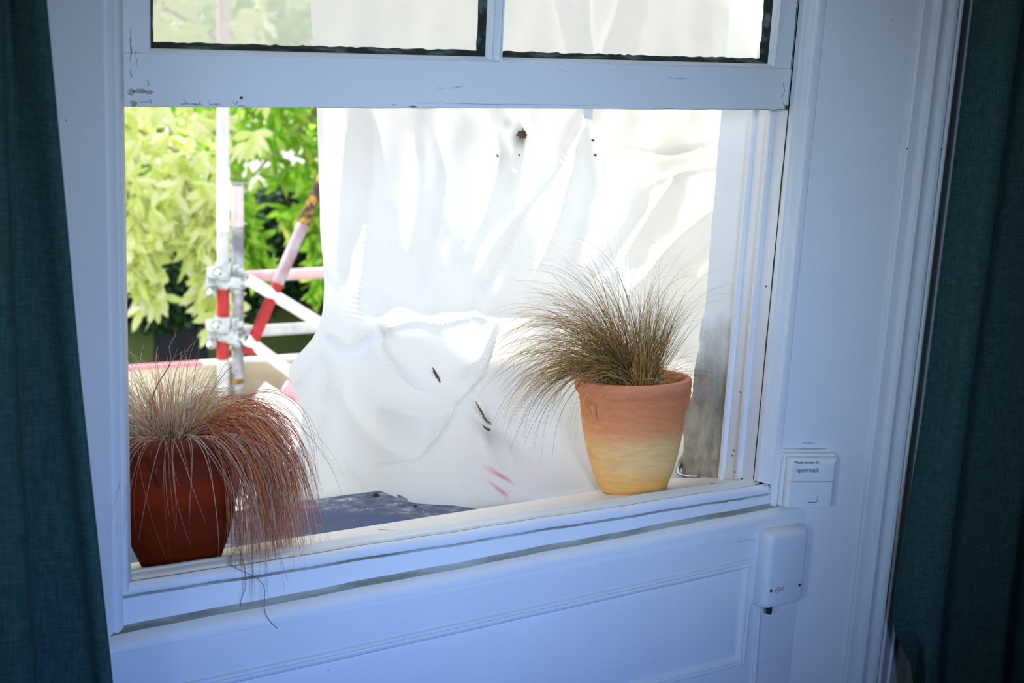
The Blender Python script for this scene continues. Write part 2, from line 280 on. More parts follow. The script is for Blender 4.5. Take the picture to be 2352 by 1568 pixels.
def prof_obj(name, idx, x0, x1, back=None, mats=(PH, GRIME, CRACK), n=40):
    m = MB(); rings = []
    P = [PR[i] for i in idx]; mis = [p[3] for p in P]
    for k in range(n+1):
        f = k/n; x = x0+(x1-x0)*f; t = min(max((x-0)/(1.055), -.2), 1.2); jz = .0006*sin(x*23)+.0004*sin(x*61+1)
        r = [(x, y, a+(b-a)*t+jz) for y, a, b, _ in P]
        if back: r += [(x, by, bz) for by, bz in back]
        rings.append(r)
    if back: mis = mis[:-1] + [0]*(len(back)+1)
    m.loft(rings, closed=bool(back), mis=mis)
    n_ = len(rings[0])
    if back:
        m.f.append(list(range(n_))); m.m.append(0); m.f.append(list(range(len(m.v)-1, len(m.v)-n_-1, -1))); m.m.append(0)
    return fixnorm(m.build(name, list(mats), W1 if name != 'trim_1' else None, smooth=38))
prof_obj('sill_upstand', range(0, 9), .002, 1.060, back=[(.0188, -.062)])
prof_obj('sill_bead', range(8, 18), -.012, 1.0665, back=[(.0060, -.062), (.0186, -.062)])
T1 = prof_obj('trim_1', range(17, 30), -.075, 1.124, back=[(-.0275, -.125), (.0050, -.125), (.0050, -.0400)]); st(T1)
# apron with a sunk panel: trim_2
m = MB()
def apz(x, a, b): return a+(b-a)*(x-.06)/(.96)
XL, XR = .030, 1.0225
def ring(d):
    zt = lambda x: apz(x, -.1575, -.1395)-d; zb = lambda x: apz(x, -.352, -.333)+d
    xs = [XL+d+(XR-XL-2*d)*k/30 for k in range(31)]
    return [(x, zt(x)) for x in xs] + [(x, zb(x)) for x in reversed(xs)]
outer = []
for x, z in ring(0): outer.append((x, z))
big = []
for i, (x, z) in enumerate(outer):
    big.append((x if XL < x < XR else (-.075 if x <= XL else 1.124), -.098 if i <= 30 else -.84))
L = [[(x, -.028, z) for x, z in big]]
for d, y in [(0, -.028), (.0008, -.0266), (.0022, -.0310), (.0060, -.0318), (.0078, -.0300), (.0086, -.0270), (.0096, -.0292), (.0115, -.0312), (.0150, -.0300), (.0185, -.0255), (.0200, -.0238), (.0215, -.0242)]:
    L.append([(x, y+.0004*sin(x*30+z*20), z) for x, z in ring(d)])
m.loft(L)
b = len(m.v)-len(L[-1]); nr = len(L[-1]); half = nr//2
for k in range(half-1): m.f.append([b+k, b+k+1, b+nr-2-k, b+nr-1-k]); m.m.append(0)
o = fixnorm(m.build('trim_2', PH, None, smooth=30)); st(o)
# the apron's right return where it meets the slanting board
# slanting boards (splayed linings), left and right
def splay(name, O, D, N, ln_, flip):
    pr = [(0, 0), (0, .0012), (.0015, .0028), (.0105, .0030), (.0120, .0022), (.0132, .0002), (ln_, 0), (ln_, -.018), (0, -.018)]
    m = MB(); m.loft([[tuple(O+D*a+N*b_+Vector((0, 0, z))) for a, b_ in pr] for z in (-.85, -.3, 0, .3, .8, 1.75)])
    return st(fixnorm(m.build(name, PV, None, smooth=30)))
splay('trim_3', S0, DS, NS, .1635, 0); splay('trim_4', L0, DL, NL, .1635, 1)
# architraves
AR = [(1.2170, -.040), (1.2180, -.0665), (1.2205, -.0690), (1.2350, -.0725), (1.2368, -.0750), (1.2385, -.0805), (1.2430, -.0835), (1.2480, -.0830), (1.2500, -.0790), (1.2560, -.0755), (1.2640, -.0770), (1.2690, -.0815), (1.2710, -.0850),
      (1.2755, -.0862), (1.2800, -.0840), (1.2820, -.0800), (1.2845, -.0790), (1.2870, -.0825), (1.2900, -.0830), (1.3150, -.0700), (1.3230, -.0665), (1.3260, -.0690), (1.3300, -.0680), (1.3500, -.0500), (1.400, -.0400), (1.40, -.02)]
m = MB(); m.loft([[(x, y, z) for x, y in AR] for z in (-.85, 0, .8, 1.75)]); st(fixnorm(m.build('trim_5', PV, None, smooth=25)))
m = MB(); m.loft([[(1.0585-x, y, z) for x, y in AR] for z in (-.85, 0, .8, 1.75)]); st(fixnorm(m.build('trim_6', PV, None, smooth=25)))

# cracks, chips and filler in the old paint (children of what they sit on)
def crack(pts, r, par, name='paint_crack', mat=CRACK, jit=.0007, n=5):
    P = crv(pts, n); m = MB(); k = len(P)
    Q = [Vector(p)+Vector(((rng.random()-.5)*jit*2, 0, (rng.random()-.5)*jit*2)) for p in P]
    m.tube(Q, [r*(.35+.9*rng.random())*(1 if 0 < i < k-1 else .3) for i in range(k)], 6); return m.build(name, mat, par, smooth=60)
for pts, r, par in [
    ([(.9395,.0015,-.0539),(.9667,.0014,-.0550),(.9822,.0012,-.0600),(1.0089,.0010,-.0600),(1.0271,.0012,-.0585),(1.0537,.0014,-.0572),(1.0700,.0014,-.0562)], .0005, T1),
    ([(1.0479,.018,-.0310),(1.0560,.0085,-.0310),(1.0600,.0035,-.0345),(1.0650,.0008,-.040)], .0007, W1),
    ([(1.0650,.0010,-.0412),(1.0720,.0010,-.0480),(1.0745,.0010,-.0524)], .0009, T1),
    ([(-.0154,.0000,-.0357),(-.0192,.0005,-.0436),(-.0158,.0003,-.0558),(-.0173,-.0005,-.0749),(-.0177,-.0015,-.0790)], .0006, T1),
    ([(.0370,.0329,.6194),(.0372,.0329,.6107)], .0004, W1), ([(.0259,.0329,.5940),(.0313,.0329,.5913),(.0395,.0329,.5941),(.0408,.0329,.5894)], .0004, W1),
    ([(.0767,.0329,.5896),(.0880,.0329,.5903),(.1006,.0329,.5897),(.1021,.0329,.5938)], .0004, W1), ([(.0810,.0329,.5977),(.0824,.0329,.5930),(.0866,.0329,.5916)], .0003, W1),
    ([(.1443,.0329,.5940),(.1480,.0329,.5899),(.1509,.0329,.5941)], .0004, W1), ([(.1134,.0329,.5945),(.1156,.0329,.5897),(.1249,.0329,.5891)], .0003, W1),
    ([(.0166,.0335,.6787),(.0173,.0333,.6566),(.0156,.0333,.6342),(.0175,.0329,.6211)], .0006, W1), ([(.0229,.0334,.6541),(.0240,.0329,.6344)], .0004, W1),
    ([(1.0386,.0329,.6295),(1.0436,.0329,.6167),(1.0401,.0329,.6037),(1.0465,.0329,.5934)], .0004, W1), ([(.8177,.0329,.6325),(.8239,.0329,.6316),(.8563,.0329,.6326)], .0003, W1),
    ([(.8215,.0329,.635),(.8218,.0329,.629)], .0003, W1), ([(.6243,.0329,.6398),(.6440,.0329,.6389)], .0002, W1), ([(.4293,.0329,.6133),(.4548,.0329,.6142),(.4727,.0329,.6166)], .0003, W1),
    ([(1.0535,.0335,.760),(1.0536,.0335,.680),(1.0537,.0335,.5845)], .0006, W1),
    ([(1.0540,.0310,.5791),(1.0541,.0312,.45),(1.0541,.0312,.2709),(1.0541,.0312,.12),(1.0541,.0312,-.0274)], .0009, W1),
    ([(.7164,.0329,.5858),(.85,.0329,.5860),(.9819,.0329,.5858),(1.05,.0329,.5860)], .0004, W1),
    ([(.2,.0329,.5858),(.33,.0329,.5860),(.47,.0329,.5858)], .00025, W1),
    ([(.40,.0329,.5935),(.50,.0329,.5925),(.62,.0329,.5915),(.70,.0329,.5925)], .00025, W1),
    ([(.0994,.0020,-.0350),(.1154,.0020,-.0350),(.1572,.0020,-.0365)], .0009, T1), ([(.1808,.0020,-.0362),(.2047,.0020,-.0368)], .0006, T1),
    ([(.0033,.0188,-.0178),(.0032,.0186,-.0240)], .0007, W1), ([(.0040,.0190,-.0254),(.0218,.0190,-.0256),(.0640,.0190,-.0258)], .0006, W1),
    ([(.4180,.15,-.0634),(.4349,.12,-.0556),(.4480,.095,-.0491)], .0004, W1),
    ([(1.002,.078,-.0442),(1.006,.072,-.0430),(1.014,.070,-.0425),(1.026,.068,-.0420)], .0012, W1),
    ([(.9790,-.0286,-.1060),(1.0094,-.0286,-.1060),(1.0203,-.0286,-.1110)], .0003, T1)]:
    crack(pts, r, par)
def blob(name, c, sx, sz, par, mat, n=18, th=.0006, nrm=(0, -1, 0)):
    N = Vector(nrm).normalized(); U = Vector((0, 0, 1)).cross(N).normalized(); V = N.cross(U)
    rs = [.65+.5*rng.random() for _ in range(n)]; c = Vector(c); m = MB()
    r0 = [c+U*cos(2*pi*k/n)*sx*rs[k]+V*sin(2*pi*k/n)*sz*rs[k]-N*th for k in range(n)]
    r1 = [c+U*cos(2*pi*k/n)*sx*rs[k]*.93+V*sin(2*pi*k/n)*sz*rs[k]*.93+N*th for k in range(n)]
    m.loft([r0, r1]); m.f.append([n+k for k in range(n)]); m.m.append(0)
    return m.build(name, mat, par, smooth=30)
blob('filler_patch', (.0270, SY0, .6055), .0095, .0036, W1, FILLER); blob('filler_patch', (.0380, SY0, .6040), .0060, .0030, W1, FILLER)
blob('filler_patch', (.0165, SY0, .6040), .0050, .0045, W1, FILLER); blob('filler_patch', (.0195, SY0, .5905), .0050, .0045, W1, FILLER)
blob('paint_chip', (.1555, SY0, .5983), .0024, .0022, W1, CRACK); blob('paint_chip', (1.0490, SY0, .5900), .0045, .0050, W1, FILLER)
blob('paint_chip', (1.0510, SY0-.0002, .5900), .0030, .0045, W1, CRACK)
for i in range(7): blob('paint_chip', (.065+.35*rng.random(), SY0, .588+.003*rng.random()), .004+.004*rng.random(), .0010, W1, FILLER)
tag(blob('bare_wood_patch', (.6960, .0026, -.0420), .0240, .0011, T1, WOOD), 'strip of bare brown wood where paint has worn off')
blob('paint_chip', (.6490, -.0052, -.0702), .0020, .0012, T1, WOOD); blob('paint_chip', (.2655, -.0242, -.1848), .0008, .0010, bpy.data.objects['trim_2'], CRACK)
blob('paint_chip', (1.0735, .0018, -.0500), .0035, .0022, W1, CRACK)
blob('nail_hole', (1.2195, -.0680, .5355), .0010, .0017, bpy.data.objects['trim_5'], CRACK, nrm=(-.4, -1, 0)); blob('nail_hole', (1.2765, -.0862, .5359), .0012, .0019, bpy.data.objects['trim_5'], CRACK)
# pock marks and dirt where the channel meets the sill
for x, y, z in [(1.0545,.088,.006),(1.0545,.09,-.004),(1.0545,.084,.11),(1.0545,.060,-.036),(1.0545,.064,-.030),(1.0545,.080,-.03),(1.0545,.045,.30)]:
    blob('paint_chip', (x, y, z), .0018, .0018, W1, CRACK, 10, nrm=(-1, 0, 0))

# ---- outer reveal on the right: smooth painted upper part, rough weathered lower part
def revealmat():
    m, nt, nd, ln, b = nmat('painted_outer_reveal'); b.inputs['Roughness'].default_value = .75
    tc = nd.new('ShaderNodeTexCoord'); sp = nd.new('ShaderNodeSeparateXYZ'); ln.new(tc.outputs['Object'], sp.inputs[0])
    n = noise(nd, ln, 9, 4); ma = nd.new('ShaderNodeMath'); ma.operation = 'MULTIPLY_ADD'; ma.inputs[1].default_value = -.30; ma.inputs[2].default_value = .15
    ln.new(n.outputs['Fac'], ma.inputs[0]); ad = nd.new('ShaderNodeMath'); ad.operation = 'ADD'; ln.new(sp.outputs[2], ad.inputs[0]); ln.new(ma.outputs[0], ad.inputs[1])
    r = ramp(nd, [(0, (.42, .40, .33)), (.06, (.30, .30, .26)), (.13, (.36, .39, .37)), (.25, (.80, .83, .84)), (1, (.82, .84, .85))]); ln.new(ad.outputs[0], r.inputs[0])
    n2 = noise(nd, ln, 45, 5, .65, stretch=(1, 1, .45)); r2 = ramp(nd, [(.35, (.55, .55, .5)), (.62, (1, 1, 1))]); ln.new(n2.outputs['Fac'], r2.inputs[0])
    mx = nd.new('ShaderNodeMixRGB'); mx.blend_type = 'MULTIPLY'
    mr = nd.new('ShaderNodeMapRange'); mr.inputs[1].default_value = .26; mr.inputs[2].default_value = .12; mr.inputs[3].default_value = 0; mr.inputs[4].default_value = .9
    ln.new(ad.outputs[0], mr.inputs[0]); ln.new(mr.outputs[0], mx.inputs[0]); ln.new(r.outputs[0], mx.inputs[1]); ln.new(r2.outputs[0], mx.inputs[2]); ln.new(mx.outputs[0], b.inputs['Base Color'])
    bp = nd.new('ShaderNodeBump'); bp.inputs['Strength'].default_value = .6; bp.inputs['Distance'].default_value = .006
    mm = nd.new('ShaderNodeMath'); mm.operation = 'MULTIPLY'; ln.new(n2.outputs['Fac'], mm.inputs[0]); ln.new(mr.outputs[0], mm.inputs[1]); ln.new(mm.outputs[0], bp.inputs['Height']); ln.new(bp.outputs[0], b.inputs['Normal'])
    return m
REV = revealmat()
def reveal(name, sx, xf):
    m = MB(); NZ, NY = 120, 26; rings = []
    for j in range(NZ+1):
        z = -.10+1.72*(j/NZ)**1.6
        k = max(0, min(1, (.20-z)/.22)); ye = .199+.030*k+(.008*sin(z*60)*k)+(.006 if .17 < z < .21 else 0)
        row = []
        for i in range(NY+1):
            y = .114+(ye-.114)*i/NY
            d = k*(.0022*sin(y*120+z*45)*sin(z*90+2)+.0016*sin(z*230+y*90))+ .0006*sin(z*40)
            row.append((xf+sx*(0.0005-d-.004*k*(i/NY)), y, z))
        row += [(xf+sx*.02, ye+.006, z), (xf+sx*.12, ye+.008, z), (xf+sx*.12, .114, z)]
        rings.append(row)
    m.loft(rings); return st(fixnorm(m.build(name, REV, None, smooth=50)))
reveal('trim_7', 1, 1.0550); reveal('trim_8', -1, .0040)
# little bright metal bracket at the foot of the reveal
CHROME = simple('bright_metal', (.62, .64, .66), (.18, .18, .17), 40, .25, 0, metal=1)
m = MB(); P = crv([(1.052, .224, -.060), (1.040, .218, -.066), (1.034, .205, -.071), (1.038, .185, -.0700), (1.046, .165, -.0655)], 8)
m.tube(P, [.0022]*len(P), 8); P2_ = [tuple(np.array(p)+np.array((.004, .001, -.003))) for p in P]; m.tube(P2_, [.0022]*len(P2_), 8)
tag(m.build('metal_bracket', CHROME), 'small curved shiny metal bracket on the sill behind the right flowerpot', 'bracket')

# ================================================================ THE TWO BOXES ON THE WOODWORK
PLW = simple('white_plastic', (.80, .83, .82), (.76, .79, .79), 5, .35); PLG = simple('pale_box_plastic', (.76, .80, .84), (.72, .76, .81), 5, .4, .15, 260)
INK = simple('dark_print', (.02, .03, .06)); RED = simple('red_print', (.50, .02, .06))
def text(s, name, size, mat, par, origin, U, V, xs=1.0):
    c = bpy.data.curves.new(name, 'FONT'); c.body = s; c.size = size; c.extrude = .00008; c.space_character = 1.0
    t = bpy.data.objects.new('tmp', c); COL.objects.link(t); dg = bpy.context.evaluated_depsgraph_get(); dg.update()
    me = bpy.data.meshes.new_from_object(t.evaluated_get(dg)); bpy.data.objects.remove(t)
    N = U.cross(V)
    for v in me.vertices: v.co = origin + U*v.co.x*xs + V*v.co.y + N*v.co.z
    me.name = name; me.materials.clear(); me.materials.append(mat); o = bpy.data.objects.new(name, me); COL.objects.link(o); setpar(o, par); return o
ZV = Vector((0, 0, 1))
# telephone socket on the slanting board: local frame s (along board), h (out of board), z
def SP(s, h, z): return S0+DS*s+NS*h+ZV*z
SK = empty('telephone_socket', SP(.058, .0, -.02)); tag(SK, 'square white plastic telephone socket with dark printed lettering, on the board right of the window', 'socket')
def slab(m, s0, s1, z0, z1, h0, h1, ch=.0, n=1, bow=0):
    R = []
    for i, (h, c) in enumerate([(h0, 0), (h1-ch, 0), (h1, ch)] if ch else [(h0, 0), (h1, 0)]):
        R.append([SP(s0+c, h, z0+c), SP(s1-c, h, z0+c), SP(s1-c, h, z1-c), SP(s0+c, h, z1-c)])
    m.loft(R); b = len(m.v); m.f.append([b-4, b-3, b-2, b-1]); m.m.append(0); m.f.append([b-4*len(R)+3, b-4*len(R)+2, b-4*len(R)+1, b-4*len(R)]); m.m.append(0)
m = MB(); slab(m, .0120, .1020, -.0610, .0300, -.001, .0135, .001); fixnorm(m.build('back_box', PLW, SK, smooth=0, bevel=.0008))
m = MB()  # upper faceplate with a sloped top rim, gently bowed
def face(m, z0, z1, toprim):
    n = 14; R = []
    for (h, dz0, dz1, ds) in [(.0150, 0, 0, 0), (.0240, 0, 0, .0008), (.0285, .0008, -(.0082 if toprim else .0006), .0060)]:
        ring = []
        for k in range(n+1):
            f = k/n; ring.append(SP(.0175+ds+(.0835-2*ds)*f, h+.0008*sin(pi*f), z0+dz0))
        for k in range(n+1):
            f = 1-k/n; bow = -.0022*sin(pi*f) if (toprim and h > .028) else 0
            ring.append(SP(.0175+ds+(.0835-2*ds)*f, h+.0008*sin(pi*f), z1+dz1+bow))
        R.append(ring)
    m.loft(R); b = len(m.v)-len(ring); nn = n+1
    for k in range(n): m.f.append([b+k, b+k+1, b+2*nn-2-k, b+2*nn-1-k]); m.m.append(0)
face(m, -.0128, .0262, True); fixnorm(m.build('upper_faceplate', PLW, SK, smooth=25))
m = MB(); face(m, -.0582, -.0134, False); LF = fixnorm(m.build('lower_faceplate', PLW, SK, smooth=25))
m = MB(); slab(m, .0555, .0712, -.0478, -.0372, .026, .02935); m.build('release_tab', PLW, LF, smooth=0)
m = MB(); slab(m, .0555, .0712, -.0490, -.0480, .0262, .0294); slab(m, .0712, .0718, -.0485, -.0372, .0262, .0294); m.build('tab_slot', INK, LF, smooth=0)
m = MB(); m.tube([SP(.0110, .0015, .0300), SP(.0112, .0015, -.0600)], .0010, 6); m.build('gap_shadow_strip', CRACK, SK, smooth=60)  # dark strip painted in for the shadow in the gap beside the socket
fo = SP(.0305, .0297, .0040)
text('openreach', 'printed_word', .0108, INK, SK, fo, DS, ZV, .84)
# the line of small print sits on the sloped upper rim
a_ = SP(.0300, .0262, .0222); b_ = SP(.0300, .0278, .0200)
text('Master Socket 5C', 'small_print', .0062, INK, SK, SP(.0262, .0299, .0186), DS, (ZV*.82+NS*(-.50)).normalized(), .95)
blob('dirt_line', SP(.055, .0004, .0345), .040, .0016, bpy.data.objects['trim_3'], GRIME, 24, .0004, nrm=NS)
blob('dirt_line', SP(.058, .0002, .0445), .014, .0014, bpy.data.objects['trim_3'], GRIME, 16, .0004, nrm=NS)

# cable box on the apron
VB = empty('cable_box', (1.065, -.028, -.15)); tag(VB, 'tall rounded white cable wall box with small red round logo, below the telephone socket', 'box')
m = MB(); R = []
def rr(x0, x1, z0, z1, y, c, yr=0, n=6):
    ring = []
    for cx_, cz_, a0 in ((x1-c, z1-c, 0), (x0+c, z1-c, 90), (x0+c, z0+c, 180), (x1-c, z0+c, 270)):
        for k in range(n+1):
            a = radians(a0+90*k/n); ring.append((cx_+c*cos(a), y+yr*((z1-(cz_+c*sin(a)))/(z1-z0)), cz_+c*sin(a)))
    return ring
BX = (1.0255, 1.1130, -.2230, -.0920)
for d, y, c in [(0, -.0275, .003), (.0002, -.040, .003), (.0015, -.0490, .006), (.0035, -.0535, .009), (.0065, -.0560, .011), (.0100, -.0570, .012)]:
    R.append([(x+(.0035 if x < 1.06 else -.0012)*((-.092-z)/.131)*0, yy, z) for x, yy, z in rr(BX[0]+d*1.0, BX[1]-d, BX[2]+d*.35, BX[3]-d*1.25, y, c)])
m.loft(R); b = len(m.v)-len(R[-1]); m.f.append([b+k for k in range(len(R[-1]))]); m.m.append(0)
fixnorm(m.build('cover', PLG, VB, smooth=60))
SCRM = simple('screw_metal', (.25, .28, .30), None, rough=.4, metal=1)
for cx_, cz_ in ((1.0375, -.1900), (1.0985, -.1905)):
    m = MB(); m.lathe([(0, 0), (.0024, 0), (.0027, .0006), (.0027, .0016), (.0018, .0016), (.0016, .0008), (0, .0008)], (0, 0, 0), 20); v2 = [(cx_+x, -.0566-z, cz_+y) for x, y, z in m.v]; m.v = v2
    m.build('screw', SCRM, VB, smooth=30)
def ringm(m, cx_, cz_, r, w_, y=-.0574, n=40, sq=1.0):
    P = [(cx_+r*cos(2*pi*k/n), y, cz_+r*sin(2*pi*k/n)*sq) for k in range(n)]
    I = [(cx_+(r-w_)*cos(2*pi*k/n), y, cz_+(r-w_)*sin(2*pi*k/n)*sq) for k in range(n)]
    m.add(P+I, [(k, (k+1) % n, n+(k+1) % n, n+k) for k in range(n)])
m = MB(); ringm(m, 1.0520, -.1915, .0050, .0008, sq=1.15); ringm(m, 1.0618, -.1903, .0036, .0007)
m.tube([(1.0485, -.0576, -.1925), (1.0500, -.0576, -.1895), (1.0508, -.0576, -.1930), (1.0525, -.0576, -.1898), (1.0535, -.0576, -.1930), (1.0555, -.0576, -.1890)], .00035, 5)
m.tube([(1.0600, -.0576, -.1905), (1.0612, -.0576, -.1895), (1.0625, -.0576, -.1908), (1.0638, -.0576, -.1898)], .0003, 5)
tag(m.build('printed_logo', RED, VB, smooth=0), 'small red round printed logo')
BLK = simple('black_rubber', (.012, .012, .014), None, rough=.5)
m = MB(); m.tube([(1.0500, -.043, -.205), (1.0503, -.043, -.232), (1.0505, -.043, -.2385)], [.0052, .0052, .0048], 14); tag(m.build('cable_gland', BLK, VB, smooth=50), 'short black cable end below the box')
m = MB(); m.tube(crv([(1.0400, -.0300, -.210), (1.0405, -.0300, -.26), (1.0430, -.0300, -.34), (1.0450, -.0300, -.45), (1.0460, -.0300, -.60), (1.046, -.030, -.80)], 8), .0040, 12)
tag(m.build('painted_cable', PV, None, smooth=60), 'thin cable painted over white, running down the wall below the cable box', 'cable')

# ================================================================ CURTAINS
def clothmat(name, c1, c2):
    m, nt, nd, ln, b = nmat(name); b.inputs['Roughness'].default_value = .9; b.inputs['Specular IOR Level'].default_value = .15
    n1 = noise(nd, ln, 420, 2, .5, stretch=(1, 1, .12)); n2 = noise(nd, ln, 420, 2, .5, stretch=(.15, .15, 1))
    ad = nd.new('ShaderNodeMath'); ad.operation = 'ADD'; ln.new(n1.outputs['Fac'], ad.inputs[0]); ln.new(n2.outputs['Fac'], ad.inputs[1])
    r = ramp(nd, [(.38, c1), (.62, c2)]); ha = nd.new('ShaderNodeMath'); ha.operation = 'MULTIPLY'; ha.inputs[1].default_value = .5
    ln.new(ad.outputs[0], ha.inputs[0]); ln.new(ha.outputs[0], r.inputs[0]); ln.new(r.outputs[0], b.inputs['Base Color'])
    bp = nd.new('ShaderNodeBump'); bp.inputs['Strength'].default_value = .35; bp.inputs['Distance'].default_value = .0008; ln.new(ad.outputs[0], bp.inputs['Height']); ln.new(bp.outputs[0], b.inputs['Normal'])
    return m
CLOTH = clothmat('teal_linen', (.022, .060, .060), (.042, .098, .095))
def curtain(name, sections, label):
    """sections: list of (z, [(x, y), ...]) with the same number of points"""
    zs_ = [s[0] for s in sections]; rings = []
    NZ = 70
    for j in range(NZ+1):
        z = zs_[0]+(zs_[-1]-zs_[0])*j/NZ
        k = 0
        while k < len(zs_)-2 and z < zs_[k+1]: k += 1
        f = (z-zs_[k])/(zs_[k+1]-zs_[k]); f = min(max(f, 0), 1)
        pts = [(a[0]+(b[0]-a[0])*f, a[1]+(b[1]-a[1])*f, z) for a, b in zip(sections[k][1], sections[k+1][1])]
        c = crv(pts, 7); rings.append([tuple(p) for p in c])
    m = MB(); m.loft(rings, closed=False); o = m.build(name, CLOTH, None, smooth=180)
    s = o.modifiers.new('thick', 'SOLIDIFY'); s.thickness = .0022; s.offset = 0
    return tag(o, label, 'curtain')
# left curtain: leading edge, deep dark fold, then a lit fold at the picture's edge
LC = lambda e, r, dy=0: [(e, -.125), (e-.003, -.128), (e-.012, -.122), (e-.025, -.100), (r+.028, -.085), (r+.004, -.095), (r-.006, -.145), (r+.000, -.200), (r-.002, -.206), (r-.010, -.214), (r-.035, -.212), (r-.075, -.195), (r-.11, -.150), (r-.14, -.16), (r-.16, -.21), (r-.20, -.20), (r-.22, -.14), (r-.27, -.13)]
curtain('curtain', [(1.70, LC(-.130, -.170)), (.71, LC(-.1160, -.1745)), (.49, LC(-.1015, -.1745)), (.30, LC(-.0900, -.1730)), (-.085, LC(-.0600, -.1620)), (-.50, LC(-.035, -.152)), (-.78, LC(-.03, -.15))],
        'dark teal linen curtain hanging at the left of the window')
RC = lambda e, r, q=0: [(e+.036, -.117), (e+.044, -.119), (e+.062, -.132), (r+.004, -.160), (r+.020, -.170), (r+.030, -.160), (r+.036, -.125), (r+.058, -.105), (r+.09, -.135), (r+.125, -.185), (r+.15, -.20), (r+.18, -.165), (r+.21, -.13), (r+.26, -.16), (r+.30, -.20), (r+.36, -.15), (r+.44, -.14)]
curtain('curtain', [(1.70, RC(1.238, 1.300)), (.767, RC(1.2375, 1.300)), (.40, RC(1.2390, 1.298)), (.14, RC(1.2400, 1.296)), (-.22, RC(1.2240, 1.300)), (-.277, RC(1.2310, 1.303)), (-.33, RC(1.268, 1.306)), (-.371, RC(1.296, 1.312)), (-.46, RC(1.299, 1.318)), (-.78, RC(1.30, 1.32))],
        'dark green linen curtain hanging at the right, its lower corner turned back')

# ================================================================ FLOWERPOTS WITH GRASSES
def potmat(name, stops, sc_=7):
    m, nt, nd, ln, b = nmat(name); b.inputs['Roughness'].default_value = .8; b.inputs['Specular IOR Level'].default_value = .25
    tc = nd.new('ShaderNodeTexCoord'); sp = nd.new('ShaderNodeSeparateXYZ'); ln.new(tc.outputs['Object'], sp.inputs[0])
    n = noise(nd, ln, sc_, 5, .6, stretch=(.5, .5, 2.4)); ma = nd.new('ShaderNodeMath'); ma.operation = 'MULTIPLY_ADD'; ma.inputs[1].default_value = .9; ma.inputs[2].default_value = -.45
    ln.new(n.outputs['Fac'], ma.inputs[0])
    dv = nd.new('ShaderNodeMath'); dv.operation = 'MULTIPLY_ADD'; dv.inputs[1].default_value = 1/.2; ln.new(sp.outputs[2], dv.inputs[0]); ln.new(ma.outputs[0], dv.inputs[2])
    r = ramp(nd, stops); ln.new(dv.outputs[0], r.inputs[0])
    n2 = noise(nd, ln, 60, 5, .6, stretch=(.6, .6, 3)); r2 = ramp(nd, [(.3, (.82, .80, .78)), (.7, (1, 1, 1))]); ln.new(n2.outputs['Fac'], r2.inputs[0])
    mx = nd.new('ShaderNodeMixRGB'); mx.blend_type = 'MULTIPLY'; mx.inputs[0].default_value = 1; ln.new(r.outputs[0], mx.inputs[1]); ln.new(r2.outputs[0], mx.inputs[2]); ln.new(mx.outputs[0], b.inputs['Base Color'])
    n3 = noise(nd, ln, 120, 3, .6, stretch=(.3, .3, 3)); bp = nd.new('ShaderNodeBump'); bp.inputs['Strength'].default_value = .12; bp.inputs['Distance'].default_value = .0008
    ln.new(n3.outputs['Fac'], bp.inputs['Height']); ln.new(bp.outputs[0], b.inputs['Normal']); return m
POT_R = potmat('pale_terracotta', [(0, (.95, .50, .14)), (.22, (.95, .58, .22)), (.42, (.92, .48, .18)), (.62, (.84, .31, .11)), (.85, (.78, .25, .10)), (1, (.82, .30, .14))])
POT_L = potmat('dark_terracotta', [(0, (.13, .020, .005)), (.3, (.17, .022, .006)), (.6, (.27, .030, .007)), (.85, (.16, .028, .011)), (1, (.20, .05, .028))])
SOIL = simple('dark_potting_soil', (.010, .008, .006), (.045, .032, .022), 90, 1, 1, 150)
def pot(root, mat, lugs, lean):
    prof = [(0, 0), (.050, 0), (.0555, .002), (.0590, .010), (.0670, .030), (.0745, .055), (.0805, .082), (.0848, .108), (.0876, .134), (.0890, .152), (.0894, .157), (.0904, .1585), (.0900, .161), (.0912, .166), (.0940, .170), (.0968, .175), (.0982, .181), (.0984, .187), (.0965, .1925), (.0905, .1942), (.0870, .1925), (.0850, .1880), (.0842, .178), (.0820, .150), (.0810, .145)]
    m = MB(); m.lathe(prof, n=96); o = fixnorm(m.build('pot_body', mat, None, smooth=40)); o.parent = root
    m = MB(); n = 40
    rg = [[(r*cos(2*pi*k/n), r*sin(2*pi*k/n), .168+.004*sin(9*r*100+k)*min(1, r*20)*(r < .08)) for k in range(n)] for r in (.0005, .015, .03, .045, .06, .072, .0838)]
    m.loft(rg); s = fixnorm(m.build('soil', SOIL, None, smooth=60)); s.parent = root
    for az in lugs:   # pinched ear-shaped lug below the rim
        a = radians(az); m = MB(); rings = []
        for j in range(13):
            t = j/12; z = .176-.052*t; rr_ = np.interp(z, [.10, .134, .157, .176], [.0835, .0876, .0894, .0965])
            out = .0125*(sin(pi*min(1, t*1.05))**.7)*(1-.35*t); wd = .020*(1-t)**.7+.0035
            ring = []
            for k in range(11):
                f = (k/10-.5)*2; hh = out*(1-abs(f)**2)*(1 if abs(f) > .28 or t < .30 else .35) - .002
                r_ = rr_+hh; aa = a+f*wd/rr_; ring.append((r_*cos(aa), r_*sin(aa), z))
            rings.append(ring)
        m.loft(rings, closed=False); l = fixnorm(m.build('lug', mat, None, smooth=60)); l.parent = root
    return o
